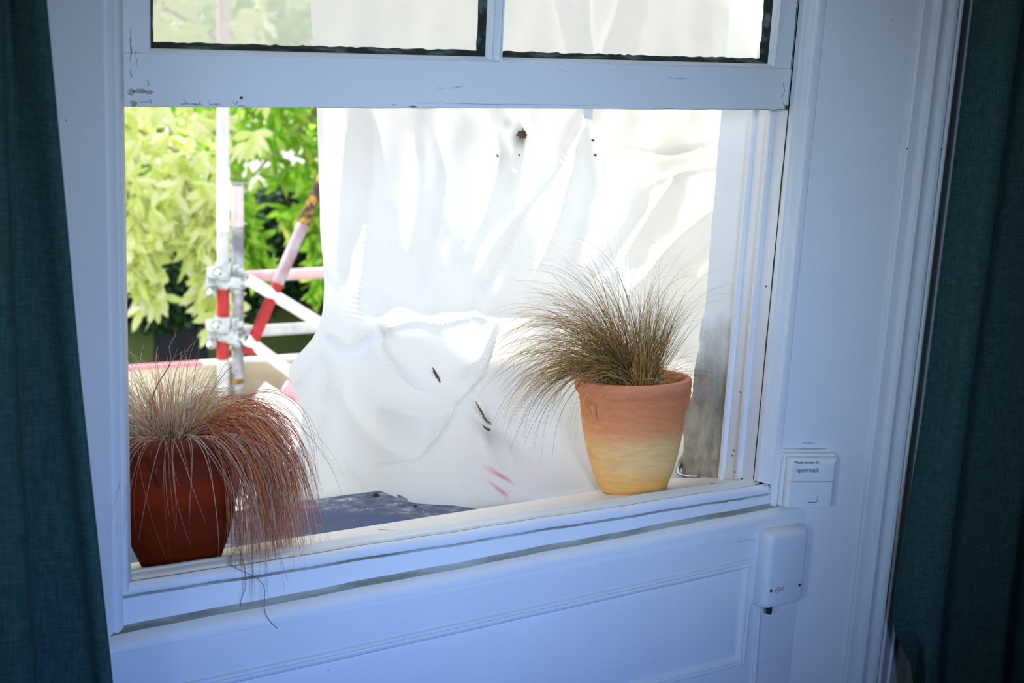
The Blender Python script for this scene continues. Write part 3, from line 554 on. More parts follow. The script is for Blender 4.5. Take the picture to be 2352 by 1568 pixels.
def blades(specs, seg=13):
    """specs: list of (base, dir, length, radius, droop, curl, material index)"""
    V = []; F = []; Mi = []
    for base, d, L, r, droop, curl, mi in specs:
        d = np.array(d, float); d /= np.linalg.norm(d); p = np.array(base, float); ds = L/seg
        cu = rng.normal(0, 1, 3)*curl; b0 = len(V)
        for i in range(seg+1):
            t = i/seg; rad = r*(1-.82*t**1.5)
            u = np.cross(d, (0.13, .31, .94)); u /= (np.linalg.norm(u)+1e-9); v = np.cross(d, u)
            for k in range(3):
                a = 2*pi*k/3; V.append(tuple(p+(u*cos(a)+v*sin(a))*rad))
            p = p+d*ds
            d = d+np.array((0, 0, -1.))*droop*ds*(0.35+1.5*t)+cu*ds*(.3+t); cu = cu+rng.normal(0, 1, 3)*curl*.35
            d /= np.linalg.norm(d)
        for i in range(seg):
            for k in range(3):
                F.append((b0+i*3+k, b0+i*3+(k+1) % 3, b0+(i+1)*3+(k+1) % 3, b0+(i+1)*3+k)); Mi.append(mi)
    return V, F, Mi
def grass(name, specs, mats, root, seg=13, label=None):
    V, F, Mi = blades(specs, seg); me = bpy.data.meshes.new(name); me.from_pydata(V, [], F)
    for m_ in mats: me.materials.append(m_)
    me.polygons.foreach_set('material_index', Mi); me.polygons.foreach_set('use_smooth', [True]*len(me.polygons)); me.update()
    o = bpy.data.objects.new(name, me); COL.objects.link(o); o.parent = root; o['kind'] = 'stuff'
    if label: o['label'] = label
    return o
G_BR = leafmat('brown_grass_blades', [(0, (.34, .12, .02)), (.35, (.80, .36, .07)), (.7, (.95, .60, .18)), (1, (.30, .12, .03))], .4)
G_OL = leafmat('olive_straw_blades', [(0, (.18, .14, .03)), (.4, (.60, .48, .12)), (.75, (.90, .74, .28)), (1, (.24, .17, .05))], .4)
G_DK = leafmat('fine_dark_blades', [(0, (.07, .05, .03)), (.6, (.22, .16, .09)), (1, (.40, .30, .16))], .2)
G_CR = leafmat('bleached_cream_blades', [(0, (.72, .50, .32)), (.4, (.95, .84, .66)), (1, (.97, .95, .88))], .4)
G_RD = leafmat('rust_red_blades', [(0, (.50, .07, .04)), (.35, (.78, .20, .10)), (.7, (.92, .44, .22)), (1, (.48, .07, .07))], .4)
N_ = lambda s=1.: rng.normal(0, s)
def U_(a, b): return a+(b-a)*rng.random()
# ---- right pot: base about (.895, .15), leaning a few degrees outwards
PR_ = empty('potted_grass', (.892, .148, -.0625)); PR_.rotation_euler = (radians(-6.5), 0, radians(0))
tag(PR_, 'pale terracotta flowerpot of windswept brown grass at the right end of the window sill', 'potted plant')
pot(PR_, POT_R, (193, 334), 0)
sp = []
for i in range(720):   # main fountain sweeping left
    a = U_(0, 2*pi); r = .030*math.sqrt(rng.random()); b = (r*cos(a)-.002, r*sin(a), .166)
    w_ = rng.random()
    d = (-.15-1.15*w_+N_(.10), N_(.22), 1.0-.10*w_)
    sp.append((b, d, U_(.16, .31), U_(.0004, .00065), 5.5+3.5*w_+N_(.8), .9, rng.choice([0, 0, 1, 1, 2])))
for i in range(330):   # upright fan to the right
    a = U_(0, 2*pi); r = .030*math.sqrt(rng.random()); b = (r*cos(a)+.012, r*sin(a), .166)
    d = (.22+N_(.20), N_(.16), 1.0)
    sp.append((b, d, U_(.09, .19), U_(.0004, .0007), U_(.5, 3.0), .8, rng.choice([0, 1, 1, 2])))
for i in range(240):   # dense upright heart
    a = U_(0, 2*pi); r = .034*math.sqrt(rng.random()); b = (r*cos(a), r*sin(a), .164)
    sp.append((b, (b[0]*9+N_(.16), N_(.2), 1.0), U_(.05, .11), U_(.0006, .0010), U_(1, 4), 1.0, rng.choice([0, 0, 0, 1])))
for i in range(70):    # long fine wisps
    w_ = U_(-1, .8); sp.append(((N_(.015), N_(.012), .168), (w_*.8, N_(.25), 1.0), U_(.20, .30), .00028, U_(3.5, 8), .9, 2))
for i in range(46):    # low curly blades over the rim, left front and right
    s = -1 if rng.random() < .7 else 1
    sp.append(((N_(.02), -.01+N_(.012), .167), (s*U_(.3, 1.0), -U_(0, .7), U_(.35, .8)), U_(.07, .14), .0005, U_(9, 18), 5, rng.choice([1, 3, 3])))
for i in range(36):
    sp.append(((.025+N_(.012), N_(.02), .167), (U_(.4, 1.0), N_(.4), .8), U_(.09, .15), .0004, U_(11, 19), 1.2, rng.choice([0, 1])))
for i in range(40):
    sp.append(((-.03+N_(.012), N_(.02), .167), (-U_(.4, .9), N_(.3), .6), U_(.05, .10), .0006, U_(8, 16), 2.5, rng.choice([0, 0, 3])))
grass('grass_tuft', sp, [G_BR, G_OL, G_DK, G_CR], PR_, 15, 'brown and straw coloured fine grass')
m = MB()
for P in ([(-.205, .02, .06), (-.200, .02, .045), (-.196, .018, .030)], [(-.188, .015, -.004), (-.184, .013, -.018), (-.176, .012, -.030)]): m.tube(crv(P, 4), .0009, 6)
# ---- left pot
PL_ = empty('potted_grass', (.110, .148, -.0635)); PL_.rotation_euler = (radians(-6.5), 0, 0)
tag(PL_, 'dark terracotta flowerpot with drooping rust red grass at the left end of the sill', 'potted plant')
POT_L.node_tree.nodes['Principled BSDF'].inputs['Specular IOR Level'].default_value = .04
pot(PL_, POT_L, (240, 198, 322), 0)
sp = []
for i in range(1250):   # round mop
    a = U_(0, 2*pi); r = .036*math.sqrt(rng.random()); b = (r*cos(a)-.008, r*sin(a), .166); e = U_(.12, 1.05)
    sp.append((b, (cos(a)*e+N_(.08), sin(a)*e*.8+N_(.08), 1-.35*e), U_(.09, .16)*(.66 if sin(a) < -.25 else 1), U_(.0004, .0007), U_(9, 15)*(.7 if sin(a) < -.25 else 1), 2.2, rng.choice([3, 3, 3, 3, 1, 4, 0])))
for i in range(1300):   # waterfall over the right-hand side of the rim
    a = U_(-1.25, 1.0); r = .036*math.sqrt(rng.random()); b = (r*cos(a)-.004, r*sin(a), .166); e = U_(.5, .95)
    sp.append((b, (cos(a)*e, sin(a)*e+N_(.1), 1-.50*e), U_(.20, .33), U_(.00045, .0008), U_(18, 36), U_(1.2, 3.6), rng.choice([4, 4, 4, 4, 0, 3, 0])))
for i in range(60):    # strands over the front of the pot
    a = U_(-2.6, -1.0); sp.append(((.03*cos(a), .03*sin(a), .167), (cos(a)*.9, sin(a)*.9, .62), U_(.16, .29), .00045, U_(12, 16), 2.6, rng.choice([3, 4, 3])))
for i in range(50):    # pale curls on top
    sp.append(((N_(.03)-.02, N_(.025), .167), (N_(.5), N_(.5), 1), U_(.09, .13), .0007, U_(10, 22), 7, 3))
grass('grass_tuft', sp, [G_BR, G_OL, G_DK, G_CR, G_RD], PL_, 16, 'bleached and rust red fine grass spilling over the pot')
m = MB(); m.tube(crv([(.0600, .110, .120), (.0700, .140, .185), (.0972, .150, .2270), (.0972, .150, .2500), (.1013, .150, .2609), (.1054, .150, .2666), (.1046, .150, .2708)], 6), .0008, 6)
m.tube(crv([(.1700, .10, .03), (.1736, .08, -.010), (.1500, .036, -.012), (.1322, .004, -.015), (.1599, -.020, -.030), (.1682, -.030, -.0430), (.1673, -.033, -.0706), (.1745, -.034, -.0888), (.1853, -.035, -.1018)], 7), .00045, 6)
m.tube(crv([(.1750, .10, .02), (.1600, .06, -.005), (.1551, .025, -.012), (.1517, .001, -.0200), (.1506, -.008, -.0442), (.1437, -.010, -.0622), (.1431, -.010, -.0729)], 7), .00045, 6)
o = m.build('long_strand', G_DK, None, smooth=180); bpy.context.view_layer.update(); o.parent = PL_; o.matrix_parent_inverse = PL_.matrix_world.inverted(); o['label'] = 'long stray blades trailing over the sill'

# ================================================================ OUTSIDE
# ---- grey blue lead covered ledge below the sill
def leadmat():
    m, nt, nd, ln, b = nmat('weathered_lead'); b.inputs['Roughness'].default_value = .55
    n1 = noise(nd, ln, 38, 7, .68, stretch=(1, 1.6, 1)); r1 = ramp(nd, [(.36, (.018, .036, .100)), (.47, (.042, .068, .150)), (.57, (.13, .15, .21)), (.66, (.34, .36, .42))]); ln.new(n1.outputs['Fac'], r1.inputs[0])
    n2 = noise(nd, ln, 5.5, 2, .4); r2 = ramp(nd, [(.46, (0, 0, 0)), (.54, (1, 1, 1))]); ln.new(n2.outputs['Fac'], r2.inputs[0])
    n4 = noise(nd, ln, 9, 4, .6); r4 = ramp(nd, [(.3, (.016, .032, .095)), (.7, (.028, .070, .21))]); ln.new(n4.outputs['Fac'], r4.inputs[0])
    mx = nd.new('ShaderNodeMixRGB'); ln.new(r2.outputs[0], mx.inputs[0]); ln.new(r4.outputs[0], mx.inputs[1]); ln.new(r1.outputs[0], mx.inputs[2])
    n3 = noise(nd, ln, 95, 2, .5); r3 = ramp(nd, [(.73, (0, 0, 0)), (.75, (1, 1, 1))]); ln.new(n3.outputs['Fac'], r3.inputs[0])
    m2 = nd.new('ShaderNodeMixRGB'); m2.inputs[2].default_value = (.75, .75, .72, 1); ln.new(r3.outputs[0], m2.inputs[0]); ln.new(mx.outputs[0], m2.inputs[1]); ln.new(m2.outputs[0], b.inputs['Base Color'])
    bp = nd.new('ShaderNodeBump'); bp.inputs['Strength'].default_value = .5; bp.inputs['Distance'].default_value = .003; ln.new(n1.outputs['Fac'], bp.inputs['Height']); ln.new(bp.outputs[0], b.inputs['Normal']); return m
m = MB(); rings = []
for k in range(61):
    x = -.6+2.2*k/60; e = .0014*sin(x*31)+.0010*sin(x*77)
    rings.append([(x, .203, -.117), (x, .30, -.119+e), (x, .40, -.120-e), (x, .448, -.1205+e), (x, .456+e, -.1225), (x, .458+e, -.128), (x, .458, -.30), (x, .203, -.30)])
m.loft(rings); n_ = 8; m.f.append(list(range(8))); m.m.append(0); m.f.append(list(range(len(m.v)-1, len(m.v)-9, -1))); m.m.append(0)
LEDGE = fixnorm(m.build('window_ledge', leadmat(), None, smooth=35)); tag(LEDGE, 'weathered blue grey ledge below the white sill, speckled with pale lichen', 'ledge')
MOSS = simple('dark_moss', (.010, .025, .012), (.03, .04, .02), 80, 1)
for x, y, r in [(.545, .425, .006), (.600, .372, .004), (.585, .352, .0035)]:
    m = MB(); m.lathe([(0, .0), (r*.9, .0), (r*1.05, r*.35), (r*.6, r*.8), (0, r)], (x, y, -.1210), 9); m.v = [(a+N_(r*.12), b+N_(r*.12), c+N_(r*.1)) for a, b, c in m.v]
    m.build('moss_crumb', MOSS, LEDGE, smooth=60)

# ---- white sheeting tied to the scaffold
def cr_(A, n):
    mm = len(A); A2 = np.concatenate([[2*A[0]-A[1]], A, [2*A[-1]-A[-2]]]); out = []
    for i in range(n):
        s = i/(n-1)*(mm-1); k = min(int(s), mm-2); t = s-k; a, b, c, d = A2[k:k+4]
        out.append(.5*((2*b)+(-a+c)*t+(2*a-5*b+4*c-d)*t*t+(-a+3*b-3*c+d)*t**3))
    return np.array(out)
NU, NV = 440, 560
TGX = [[(a[0]*1.04, a[1]+.12, a[2]+.55) for a in TG[0]]]+[list(r) for r in TG]
TGX.append([(p[0]+.003, p[1]+(.012 if k > 3 else .02), p[2]-(.07 if k > 1 else .16)) for k, p in enumerate(TG[-1])])
S = cr_(np.array(TGX, float), NV); S = np.swapaxes(cr_(np.swapaxes(S, 0, 1), NU), 0, 1)
du = np.gradient(S, axis=1); dv = np.gradient(S, axis=0); NR = np.cross(du, dv); NR /= np.linalg.norm(NR, axis=2, keepdims=True)
NR *= -np.sign(NR[:, :, 1:2])      # pointing towards the house (-Y)
H = np.zeros((NV, NU)); u_ = np.linspace(0, 1, NU)[None, :]; v_ = np.linspace(0, 1, NV)[:, None]
vm = lambda v: int(round((1+10*v)/12*(NV-1)))
def at_uv(u, v): return S[vm(v), int(round(u*(NU-1)))]
for pl, wd, hh in TR:
    P = np.array([at_uv(*q) for q in pl]); P = np.array(crv(P, 12)); n = len(P)
    lo = P.min(0)-wd*4; hi = P.max(0)+wd*4
    msk = (S[:, :, 0] > lo[0]) & (S[:, :, 0] < hi[0]) & (S[:, :, 2] > lo[2]) & (S[:, :, 2] < hi[2])
    Q = S[msk]; best = np.full(len(Q), 1e9); bt = np.zeros(len(Q))
    for i, p in enumerate(P):
        d = (Q[:, 0]-p[0])**2+(Q[:, 2]-p[2])**2+.3*(Q[:, 1]-p[1])**2; k = d < best; best[k] = d[k]; bt[k] = i/(n-1)
    en = np.clip(np.minimum(bt*6+.25, (1-bt)*4+.05), 0, 1)
    H[msk] += 1.35*hh*en*np.exp(-np.sqrt(best)**1.6/(wd**1.6))
X_, Z_ = S[:, :, 0], S[:, :, 2]
for i in range(26):    # fine slanting creases
    an = radians(62+N_(14)); fr = U_(18, 75); ph = U_(0, 6.28); en = .5+.5*np.sin(X_*U_(4, 11)+Z_*U_(-9, 9)+U_(0, 6))
    H += .0011*(30/fr)**.9*np.sin((X_*sin(an)-Z_*cos(an))*fr+ph+1.5*np.sin(X_*U_(5, 12)+Z_*U_(3, 9)))*en*(X_ > .78)*np.clip((X_-.78)*5, 0, 1)
for i in range(12):
    H += .0009*np.sin(X_*U_(30, 90)+Z_*U_(-60, 60)+U_(0, 6)+np.sin(Z_*U_(5, 20)))
H += .008*np.sin(X_*14+1)*np.clip((.55-v_)*2, 0, 1)*np.clip(1.2-u_*1.4, 0, 1)
H *= np.clip((11/12-v_)*9, 0, 1)
S2 = S + NR*H[:, :, None]
hole = np.zeros((NV, NU), bool)
for (u, v), a, b in TH:
    c = at_uv(u, v); k = .00100
    q = ((X_-c[0])/(a*k))**2+((Z_-c[2])/(b*k))**2 + .35*np.sin(X_*900)*np.sin(Z_*800)
    hole |= q < 1
    hole[vm(v), int(round(u*(NU-1)))] = True
stain = np.zeros((NV, NU)); dirt = np.zeros((NV, NU))
for (u, v), r, k in [((.437, .95), .0042, .8), ((.442, .985), .0042, .8), ((.430, .93), .05, .07)]:
    c = at_uv(u, v); stain = np.maximum(stain, k*np.exp(-(((X_-c[0])**2+(Z_-c[2])**2)/r**2)*(1.2+.5*np.sin(X_*700)+.4*np.sin(Z_*500))))
for (u, v), r, k in [((.497, .225), .016, .9), ((.455, .24), .02, .25), ((.47, .212), .012, .4), ((.412, .775), .008, .5), ((.42, .83), .014, .35), ((.80, .24), .05, .18), ((.317, .676), .006, .6), ((.206, .5), .012, .4)]:
    c = at_uv(u, v); dirt = np.maximum(dirt, k*np.exp(-(((X_-c[0])**2+(Z_-c[2])**2)/r**2)))
idx = np.arange(NU*NV).reshape(NV, NU); fa = np.stack([idx[:-1, :-1], idx[:-1, 1:], idx[1:, 1:], idx[1:, :-1]], -1).reshape(-1, 4)
fa = fa[~hole[:-1, :-1].reshape(-1)]
me = bpy.data.meshes.new('plastic_sheeting'); me.from_pydata(S2.reshape(-1, 3).tolist(), [], fa.tolist())
for nm_, ar in (('stain', stain), ('dirt', dirt)):
    at_ = me.attributes.new(nm_, 'FLOAT', 'POINT'); at_.data.foreach_set('value', ar.reshape(-1).astype(np.float32))
me.polygons.foreach_set('use_smooth', [True]*len(me.polygons))
uvl = me.uv_layers.new(name='uv'); lv = np.zeros(len(me.loops), np.int32); me.loops.foreach_get('vertex_index', lv)
uu = np.stack([X_.reshape(-1)[lv], Z_.reshape(-1)[lv]], -1); uvl.data.foreach_set('uv', uu.reshape(-1).astype(np.float32))
m_ = bpy.data.materials.new('white_sheeting'); m_.use_nodes = True; nt = m_.node_tree; nd = nt.nodes; ln = nt.links; nd.clear()
out = nd.new('ShaderNodeOutputMaterial'); df = nd.new('ShaderNodeBsdfPrincipled'); df.inputs['Roughness'].default_value = .45; tl = nd.new('ShaderNodeBsdfTranslucent')
a1 = nd.new('ShaderNodeAttribute'); a1.attribute_name = 'stain'; a2 = nd.new('ShaderNodeAttribute'); a2.attribute_name = 'dirt'
mx = nd.new('ShaderNodeMixRGB'); mx.inputs[1].default_value = (.87, .87, .86, 1); mx.inputs[2].default_value = (.75, .16, .30, 1); ln.new(a1.outputs['Fac'], mx.inputs[0])
mx2 = nd.new('ShaderNodeMixRGB'); mx2.inputs[2].default_value = (.20, .20, .16, 1); ln.new(a2.outputs['Fac'], mx2.inputs[0]); ln.new(mx.outputs[0], mx2.inputs[1])
ln.new(mx2.outputs[0], df.inputs['Base Color']); ln.new(mx2.outputs[0], tl.inputs[0])
uvn = nd.new('ShaderNodeUVMap'); uvn.uv_map = 'uv'
wv = []
for ax in ('X', 'Y'):
    wn = nd.new('ShaderNodeTexWave'); wn.bands_direction = ax; wn.inputs['Scale'].default_value = 42; wn.inputs['Distortion'].default_value = 1.5; wn.inputs['Detail'].default_value = 2; ln.new(uvn.outputs[0], wn.inputs['Vector']); wv.append(wn)
ad = nd.new('ShaderNodeMath'); ad.operation = 'MAXIMUM'; ln.new(wv[0].outputs['Fac'], ad.inputs[0]); ln.new(wv[1].outputs['Fac'], ad.inputs[1])
bp = nd.new('ShaderNodeBump'); bp.inputs['Strength'].default_value = .12; bp.inputs['Distance'].default_value = .0012; ln.new(ad.outputs[0], bp.inputs['Height']); ln.new(bp.outputs[0], df.inputs['Normal']); ln.new(bp.outputs[0], tl.inputs['Normal'])
ms = nd.new('ShaderNodeMixShader'); ms.inputs[0].default_value = .45; ln.new(df.outputs[0], ms.inputs[1]); ln.new(tl.outputs[0], ms.inputs[2]); ln.new(ms.outputs[0], out.inputs[0])
me.materials.append(m_); TARP = bpy.data.objects.new('plastic_sheeting', me); COL.objects.link(TARP)
tag(TARP, 'large crumpled white plastic sheet hanging outside the window, torn with small holes', 'plastic sheet')
m = MB(); c = at_uv(.623, .197); cc = Vector(c)
m.tube([cc+Vector((-.012, -.012, .02)), cc+Vector((.012, -.012, .02))], .003, 8); m.box(cc+Vector((-.011, -.0115, -.03)), cc+Vector((.011, -.0085, .018)))
tie = m.build('sheet_tie', simple('grey_blue_strap', (.55, .62, .72), None, rough=.6), TARP, smooth=30)

# ---- scaffolding
GALV = simple('galvanised_tube', (.52, .55, .58), (.72, .74, .76), 16, .45, .2, metal=.35, stretch=(1, 1, .5))
GALVD = simple('rusty_galvanised_tube', (.20, .20, .24), (.48, .52, .56), 14, .6, .3, metal=.2)
PALE = simple('pale_tube_paint', (.80, .80, .79), (.90, .90, .88), 9, .6)
PINK = simple('faded_pink_paint', (.62, .36, .40), (.72, .62, .62), 12, .6)
REDP = simple('red_tube_paint', (.33, .008, .012), (.42, .015, .02), 12, .5)
RUST = simple('rust_and_moss_crust', (.06, .04, .03), (.62, .34, .05), 24, .9, .6, lo=.45, hi=.66)
R_ = .0242; YS = 3.7
def lerp(a, b, t): return tuple(a[i]+(b[i]-a[i])*t for i in range(3))
def tube_obj(name, a, b, mat, label, group=None, bands=(), mi_all=None):
    """a tube with its painted bands as short sleeves"""
    m = MB(); m.tube([a, b], R_, 24, cap=False)
    A, B = Vector(a), Vector(b); D = (B-A).normalized()
    # hollow ends
    m.tube([A, A+D*.03], R_*.82, 24, cap=False); m.tube([B-D*.03, B], R_*.82, 24, cap=False)
    for p in (A, B):
        u = D.orthogonal().normalized(); w_ = D.cross(u); n = 24
        ro = [p+(u*cos(2*pi*k/n)+w_*sin(2*pi*k/n))*R_ for k in range(n)]; ri = [p+(u*cos(2*pi*k/n)+w_*sin(2*pi*k/n))*R_*.82 for k in range(n)]
        m.loft([ro, ri])
    o = tag(m.build(name, mat, None, smooth=40), label, 'scaffold tube', group or 'scaffold tubes')
    for t0, t1, bm_, bn in bands:
        m2 = MB(); m2.tube([lerp(a, b, t0), lerp(a, b, t1)], R_*1.03, 24); m2.build(bn, bm_, o, smooth=40)
    return o
zt = lambda z: (2.0-z)/(2.0+3.2)     # fraction down a standard from z=2 to z=-3.2
tube_obj('scaffold_tube', (1.398, YS, 2.0), (1.404, YS, -3.2), GALV, 'tall upright scaffold tube nearest the tree, with red painted bands', bands=[
    (zt(.75), zt(.35), PINK, 'pink_band'), (zt(.02), zt(-.23), PALE, 'pale_band'), (zt(-.452), zt(-.600), REDP, 'red_band'), (zt(-.672), zt(-.760), REDP, 'red_band')])
tube_obj('scaffold_tube', (1.463, YS+.012, -.045), (1.485, YS+.012, -3.2), GALVD, 'shorter upright scaffold tube whose open top ends among the leaves', bands=[
    (.003, .055, PINK, 'pink_band'), (.255, .262, RUST, 'rust_patch')])
tube_obj('scaffold_tube', (2.02, YS-.05, .46), (1.486, YS-.05, -.735), REDP, 'steep diagonal scaffold tube, red below and crusted with rust above', bands=[
    (.27, .56, RUST, 'rust_patch'), (.56, .76, simple('mauve_tube_paint', (.33, .16, .20), (.42, .40, .45), 14, .6), 'faded_band')])
tube_obj('scaffold_tube', (1.37, YS+.06, -.436), (2.60, YS+.06, -.446), simple('white_and_red_paint', (.70, .40, .43), (.80, .72, .72), 6, .5), 'upper horizontal scaffold tube, pinkish with a red underside')
tube_obj('scaffold_tube', (1.478, YS-.055, -.420), (2.20, YS-.055, -.885), PALE, 'pale diagonal scaffold tube sloping down to the sheet from the upper clamps')
tube_obj('scaffold_tube', (1.40, YS+.05, -.664), (2.50, YS+.05, -.680), GALV, 'lower horizontal scaffold tube, silver grey')
tube_obj('scaffold_tube', (1.476, YS-.055, -.668), (2.05, YS-.055, -1.130), PALE, 'pale diagonal scaffold tube sloping down from the lower clamps')
tube_obj('scaffold_tube', (1.99, YS-.45, -.44), (1.61, YS-.45, -1.02), simple('bright_pink_paint', (.75, .12, .20), (.80, .45, .50), 7, .5), 'short pink and red scaffold tube poking from behind the sheet')
STEEL = simple('clamp_steel', (.42, .48, .50), (.68, .72, .72), 30, .4, .4, metal=.6)
PINKR = simple('pink_clamp_paint', (.60, .25, .30), None, rough=.6)
def coupler(loc, rot, label):
    r = empty('scaffold_clamp', (0, 0, 0))
    m = MB(); m.tube([(0, 0, -.026), (0, 0, .026)], R_+.009, 20); m.tube([(0, 0, -.031), (0, 0, -.026)], R_+.013, 20); m.tube([(0, 0, .026), (0, 0, .031)], R_+.013, 20)
    m.build('collar', STEEL, r, smooth=40)
    m = MB(); m.tube([(-.052, 0, 0), (-.052, -.052, 0)], .0085, 10); m.tube([(-.052, -.036, 0), (-.052, -.052, 0)], .0165, 6); m.box((-.066, -.020, -.020), (-.030, .022, .020))
    m.build('bolt', STEEL, r, smooth=30)
    m = MB(); m.box((.024, -.030, -.024), (.056, .020, .024)); m.tube([(.052, -.046, 0), (.052, .02, 0)], .0075, 8); m.tube([(.052, -.050, 0), (.052, -.034, 0)], .0150, 6)
    m.build('flap', STEEL, r, smooth=30)
    r.location = loc; r.rotation_euler = rot
    return tag(r, label, 'scaffold clamp', 'scaffold clamps')
for loc, rot, lb in [((1.402, YS, -.395), (0, 0, .3), 'steel clamp on the red banded upright, topmost of its clamps'),
        ((1.402, YS, -.446), (.9, 0, -.2), 'steel clamp on the red banded upright, just under its topmost clamp'),
        ((1.401, YS, -.612), (0, 0, .2), 'steel clamp on the red banded upright, above its lowest clamp'),
        ((1.405, YS, -.664), (.8, 0, -.3), 'steel clamp on the red banded upright, lowest of its clamps'),
        ((1.466, YS+.012, -.436), (.1, 0, 1.1), 'steel clamp on the shorter upright, where the pale upper diagonal starts'),
        ((1.468, YS+.012, -.676), (0, .1, .9), 'steel clamp on the shorter upright, where the pale lower diagonal starts')]:
    coupler(loc, rot, lb)
m = MB(); P = [(1.79+.034*cos(t), YS-.45, -.500+.030*sin(t)) for t in np.linspace(-.5, 4.3, 22)]; P = P+[(1.775, YS-.45, -.545), (1.800, YS-.45, -.575), (1.83, YS-.45, -.60)]; m.tube(P, .011, 10)
m.tube([(1.80, YS-.47, -.50), (1.90, YS-.45, -.49)], .010, 8)
tag(m.build('hook', PALE, None, smooth=60), 'white curled hook fitting at the torn left edge of the sheet', 'hook')
BOARD = simple('beige_scaffold_board', (.56, .50, .36), (.66, .60, .46), 5, .8, .3, stretch=(.2, 1, 3))
DECK = simple('pale_scaffold_deck', (.78, .75, .70), (.88, .86, .82), 5, .8, .3, stretch=(.2, 3, 1))
def plank(name, boxes, mat, label, cat, group=None, rot=None):
    m = MB()
    for a, b in boxes: m.box(a, b)
    return tag(m.build(name, mat, None, smooth=0, bevel=.003), label, cat, group)
m = MB(); m.add([(.4, YS+.05, -1.04), (2.02, YS+.05, -1.05), (2.02, YS+.085, -1.05), (.4, YS+.085, -1.04), (.4, YS+.05, -.766), (2.02, YS+.05, -.803), (2.02, YS+.085, -.803), (.4, YS+.085, -.766)], [(0,3,2,1),(4,5,6,7),(0,1,5,4),(1,2,6,5),(2,3,7,6),(3,0,4,7)])
tb = tag(m.build('toe_board', BOARD, None, smooth=0), 'beige upright board along the scaffold platform behind the left pot', 'board')
m = MB(); m.add([(.4, YS+.045, -.772), (1.33, YS+.045, -.7934), (1.33, YS+.09, -.7934), (.4, YS+.09, -.772), (.4, YS+.045, -.760), (1.33, YS+.045, -.7815), (1.33, YS+.09, -.7815), (.4, YS+.09, -.760)], [(0,3,2,1),(4,5,6,7),(0,1,5,4),(1,2,6,5),(2,3,7,6),(3,0,4,7)])
tag(m.build('painted_edge', PINKR, tb, smooth=0), 'pink painted top edge')
m = MB(); m.add([(1.33, YS+.045, -.7934), (2.02, YS+.045, -.812), (2.02, YS+.09, -.812), (1.33, YS+.09, -.7934), (1.33, YS+.045, -.780), (2.02, YS+.045, -.797), (2.02, YS+.09, -.797), (1.33, YS+.09, -.780)], [(0,3,2,1),(4,5,6,7),(0,1,5,4),(1,2,6,5),(2,3,7,6),(3,0,4,7)])
m.build('painted_edge', PALE, tb, smooth=0)
for i in range(7):
    plank('scaffold_plank', [((.3, 2.16+.228*i, -1.10), (1.98, 2.383+.228*i, -1.062))], DECK, ('pale platform plank against the beige upright board' if i == 6 else 'pale platform plank, outermost and nearest the window ledge' if i == 0 else 'pale platform plank, %s inward from the window side' % ('', 'second', 'third', 'fourth', 'fifth', 'sixth')[i]), 'plank', 'platform planks')
def leaning(a, b, wd, th, mat, label):
    A, B = Vector(a), Vector(b); D = (B-A).normalized(); up_ = Vector((-D.z, 0, D.x)); m = MB()
    c = [A, B, B+up_*wd, A+up_*wd]; m.add(c+[p+Vector((0, th, 0)) for p in c], [(0,1,2,3),(7,6,5,4),(0,4,5,1),(1,5,6,2),(2,6,7,3),(3,7,4,0)])
    return tag(m.build('leaning_board', mat, None, smooth=0, bevel=.003), label, 'board')
leaning((1.43, YS-.10, -1.02), (1.90, YS-.10, -1.36), .21, .03, PALE, 'wide white board leaning on the scaffold beside the left pot')
leaning((1.600, YS-.065, -.945), (1.84, YS-.065, -1.12), .105, .02, simple('pink_board_paint', (.80, .42, .50), (.84, .50, .56), 5, .7), 'pink painted board end behind the leaning white board')

# ---- garden wall, door, hedge, ground
GZ = -5.2
gw = MB(); gw.box((-4, 15.0, GZ), (4.43, 15.25, -2.9)); gw.box((5.125, 15.0, GZ), (16, 15.25, -2.9)); gw.box((4.43, 15.0, -3.10), (5.125, 15.25, -2.9))
tag(gw.build('garden_wall', simple('olive_green_render', (.085, .125, .035), (.13, .18, .055), 1.2, .9, .2), None, smooth=0), 'olive green garden wall below the hedge', 'wall')
DR = empty('garden_door', (4.78, 15.05, GZ)); tag(DR, 'dark navy garden door in the green wall', 'door')
m = MB(); m.box((4.43, 15.06, GZ), (5.125, 15.11, -3.10)); m.box((4.51, 15.045, -3.85), (4.75, 15.06, -3.22)); m.box((4.81, 15.045, -3.85), (5.05, 15.06, -3.22)); m.box((4.51, 15.045, -5.0), (4.75, 15.06, -3.97)); m.box((4.81, 15.045, -5.0), (5.05, 15.06, -3.97))
m.build('door_leaf', simple('navy_gloss', (.010, .016, .030), (.014, .022, .04), 3, .5), DR, smooth=0, bevel=.006)
m = MB(); m.tube([(5.015, 15.06, -3.50), (5.015, 15.00, -3.50)], .022, 14); m.lathe([(0, -.03), (.028, -.02), (.034, 0), (.028, .02), (0, .03)], (5.015, 15.0, -3.50), 18); m.build('knob', simple('dull_brass', (.25, .2, .12), None, rough=.4, metal=.7), DR, smooth=40)
m = MB(); m.box((4.995, 15.03, -3.26), (5.02, 15.06, -3.08)); m.build('knocker', simple('pale_metal', (.5, .5, .55), None, rough=.4, metal=.4), DR, smooth=0, bevel=.004)
m = MB(); m.box((-60, -.5, GZ-.1), (80, 15.0, GZ)); tag(m.build('garden_ground', simple('dark_ground', (.05, .06, .04), (.09, .09, .07), 1, .9), None, smooth=0), None, None, None, 'structure')
m = MB(); m.box((-120, 15.25, GZ-.1), (160, 150, GZ)); tag(m.build('street_ground', simple('sunlit_paving', (.50, .50, .46), (.60, .60, .56), .5, .9), None, smooth=0), None, None, None, 'structure')

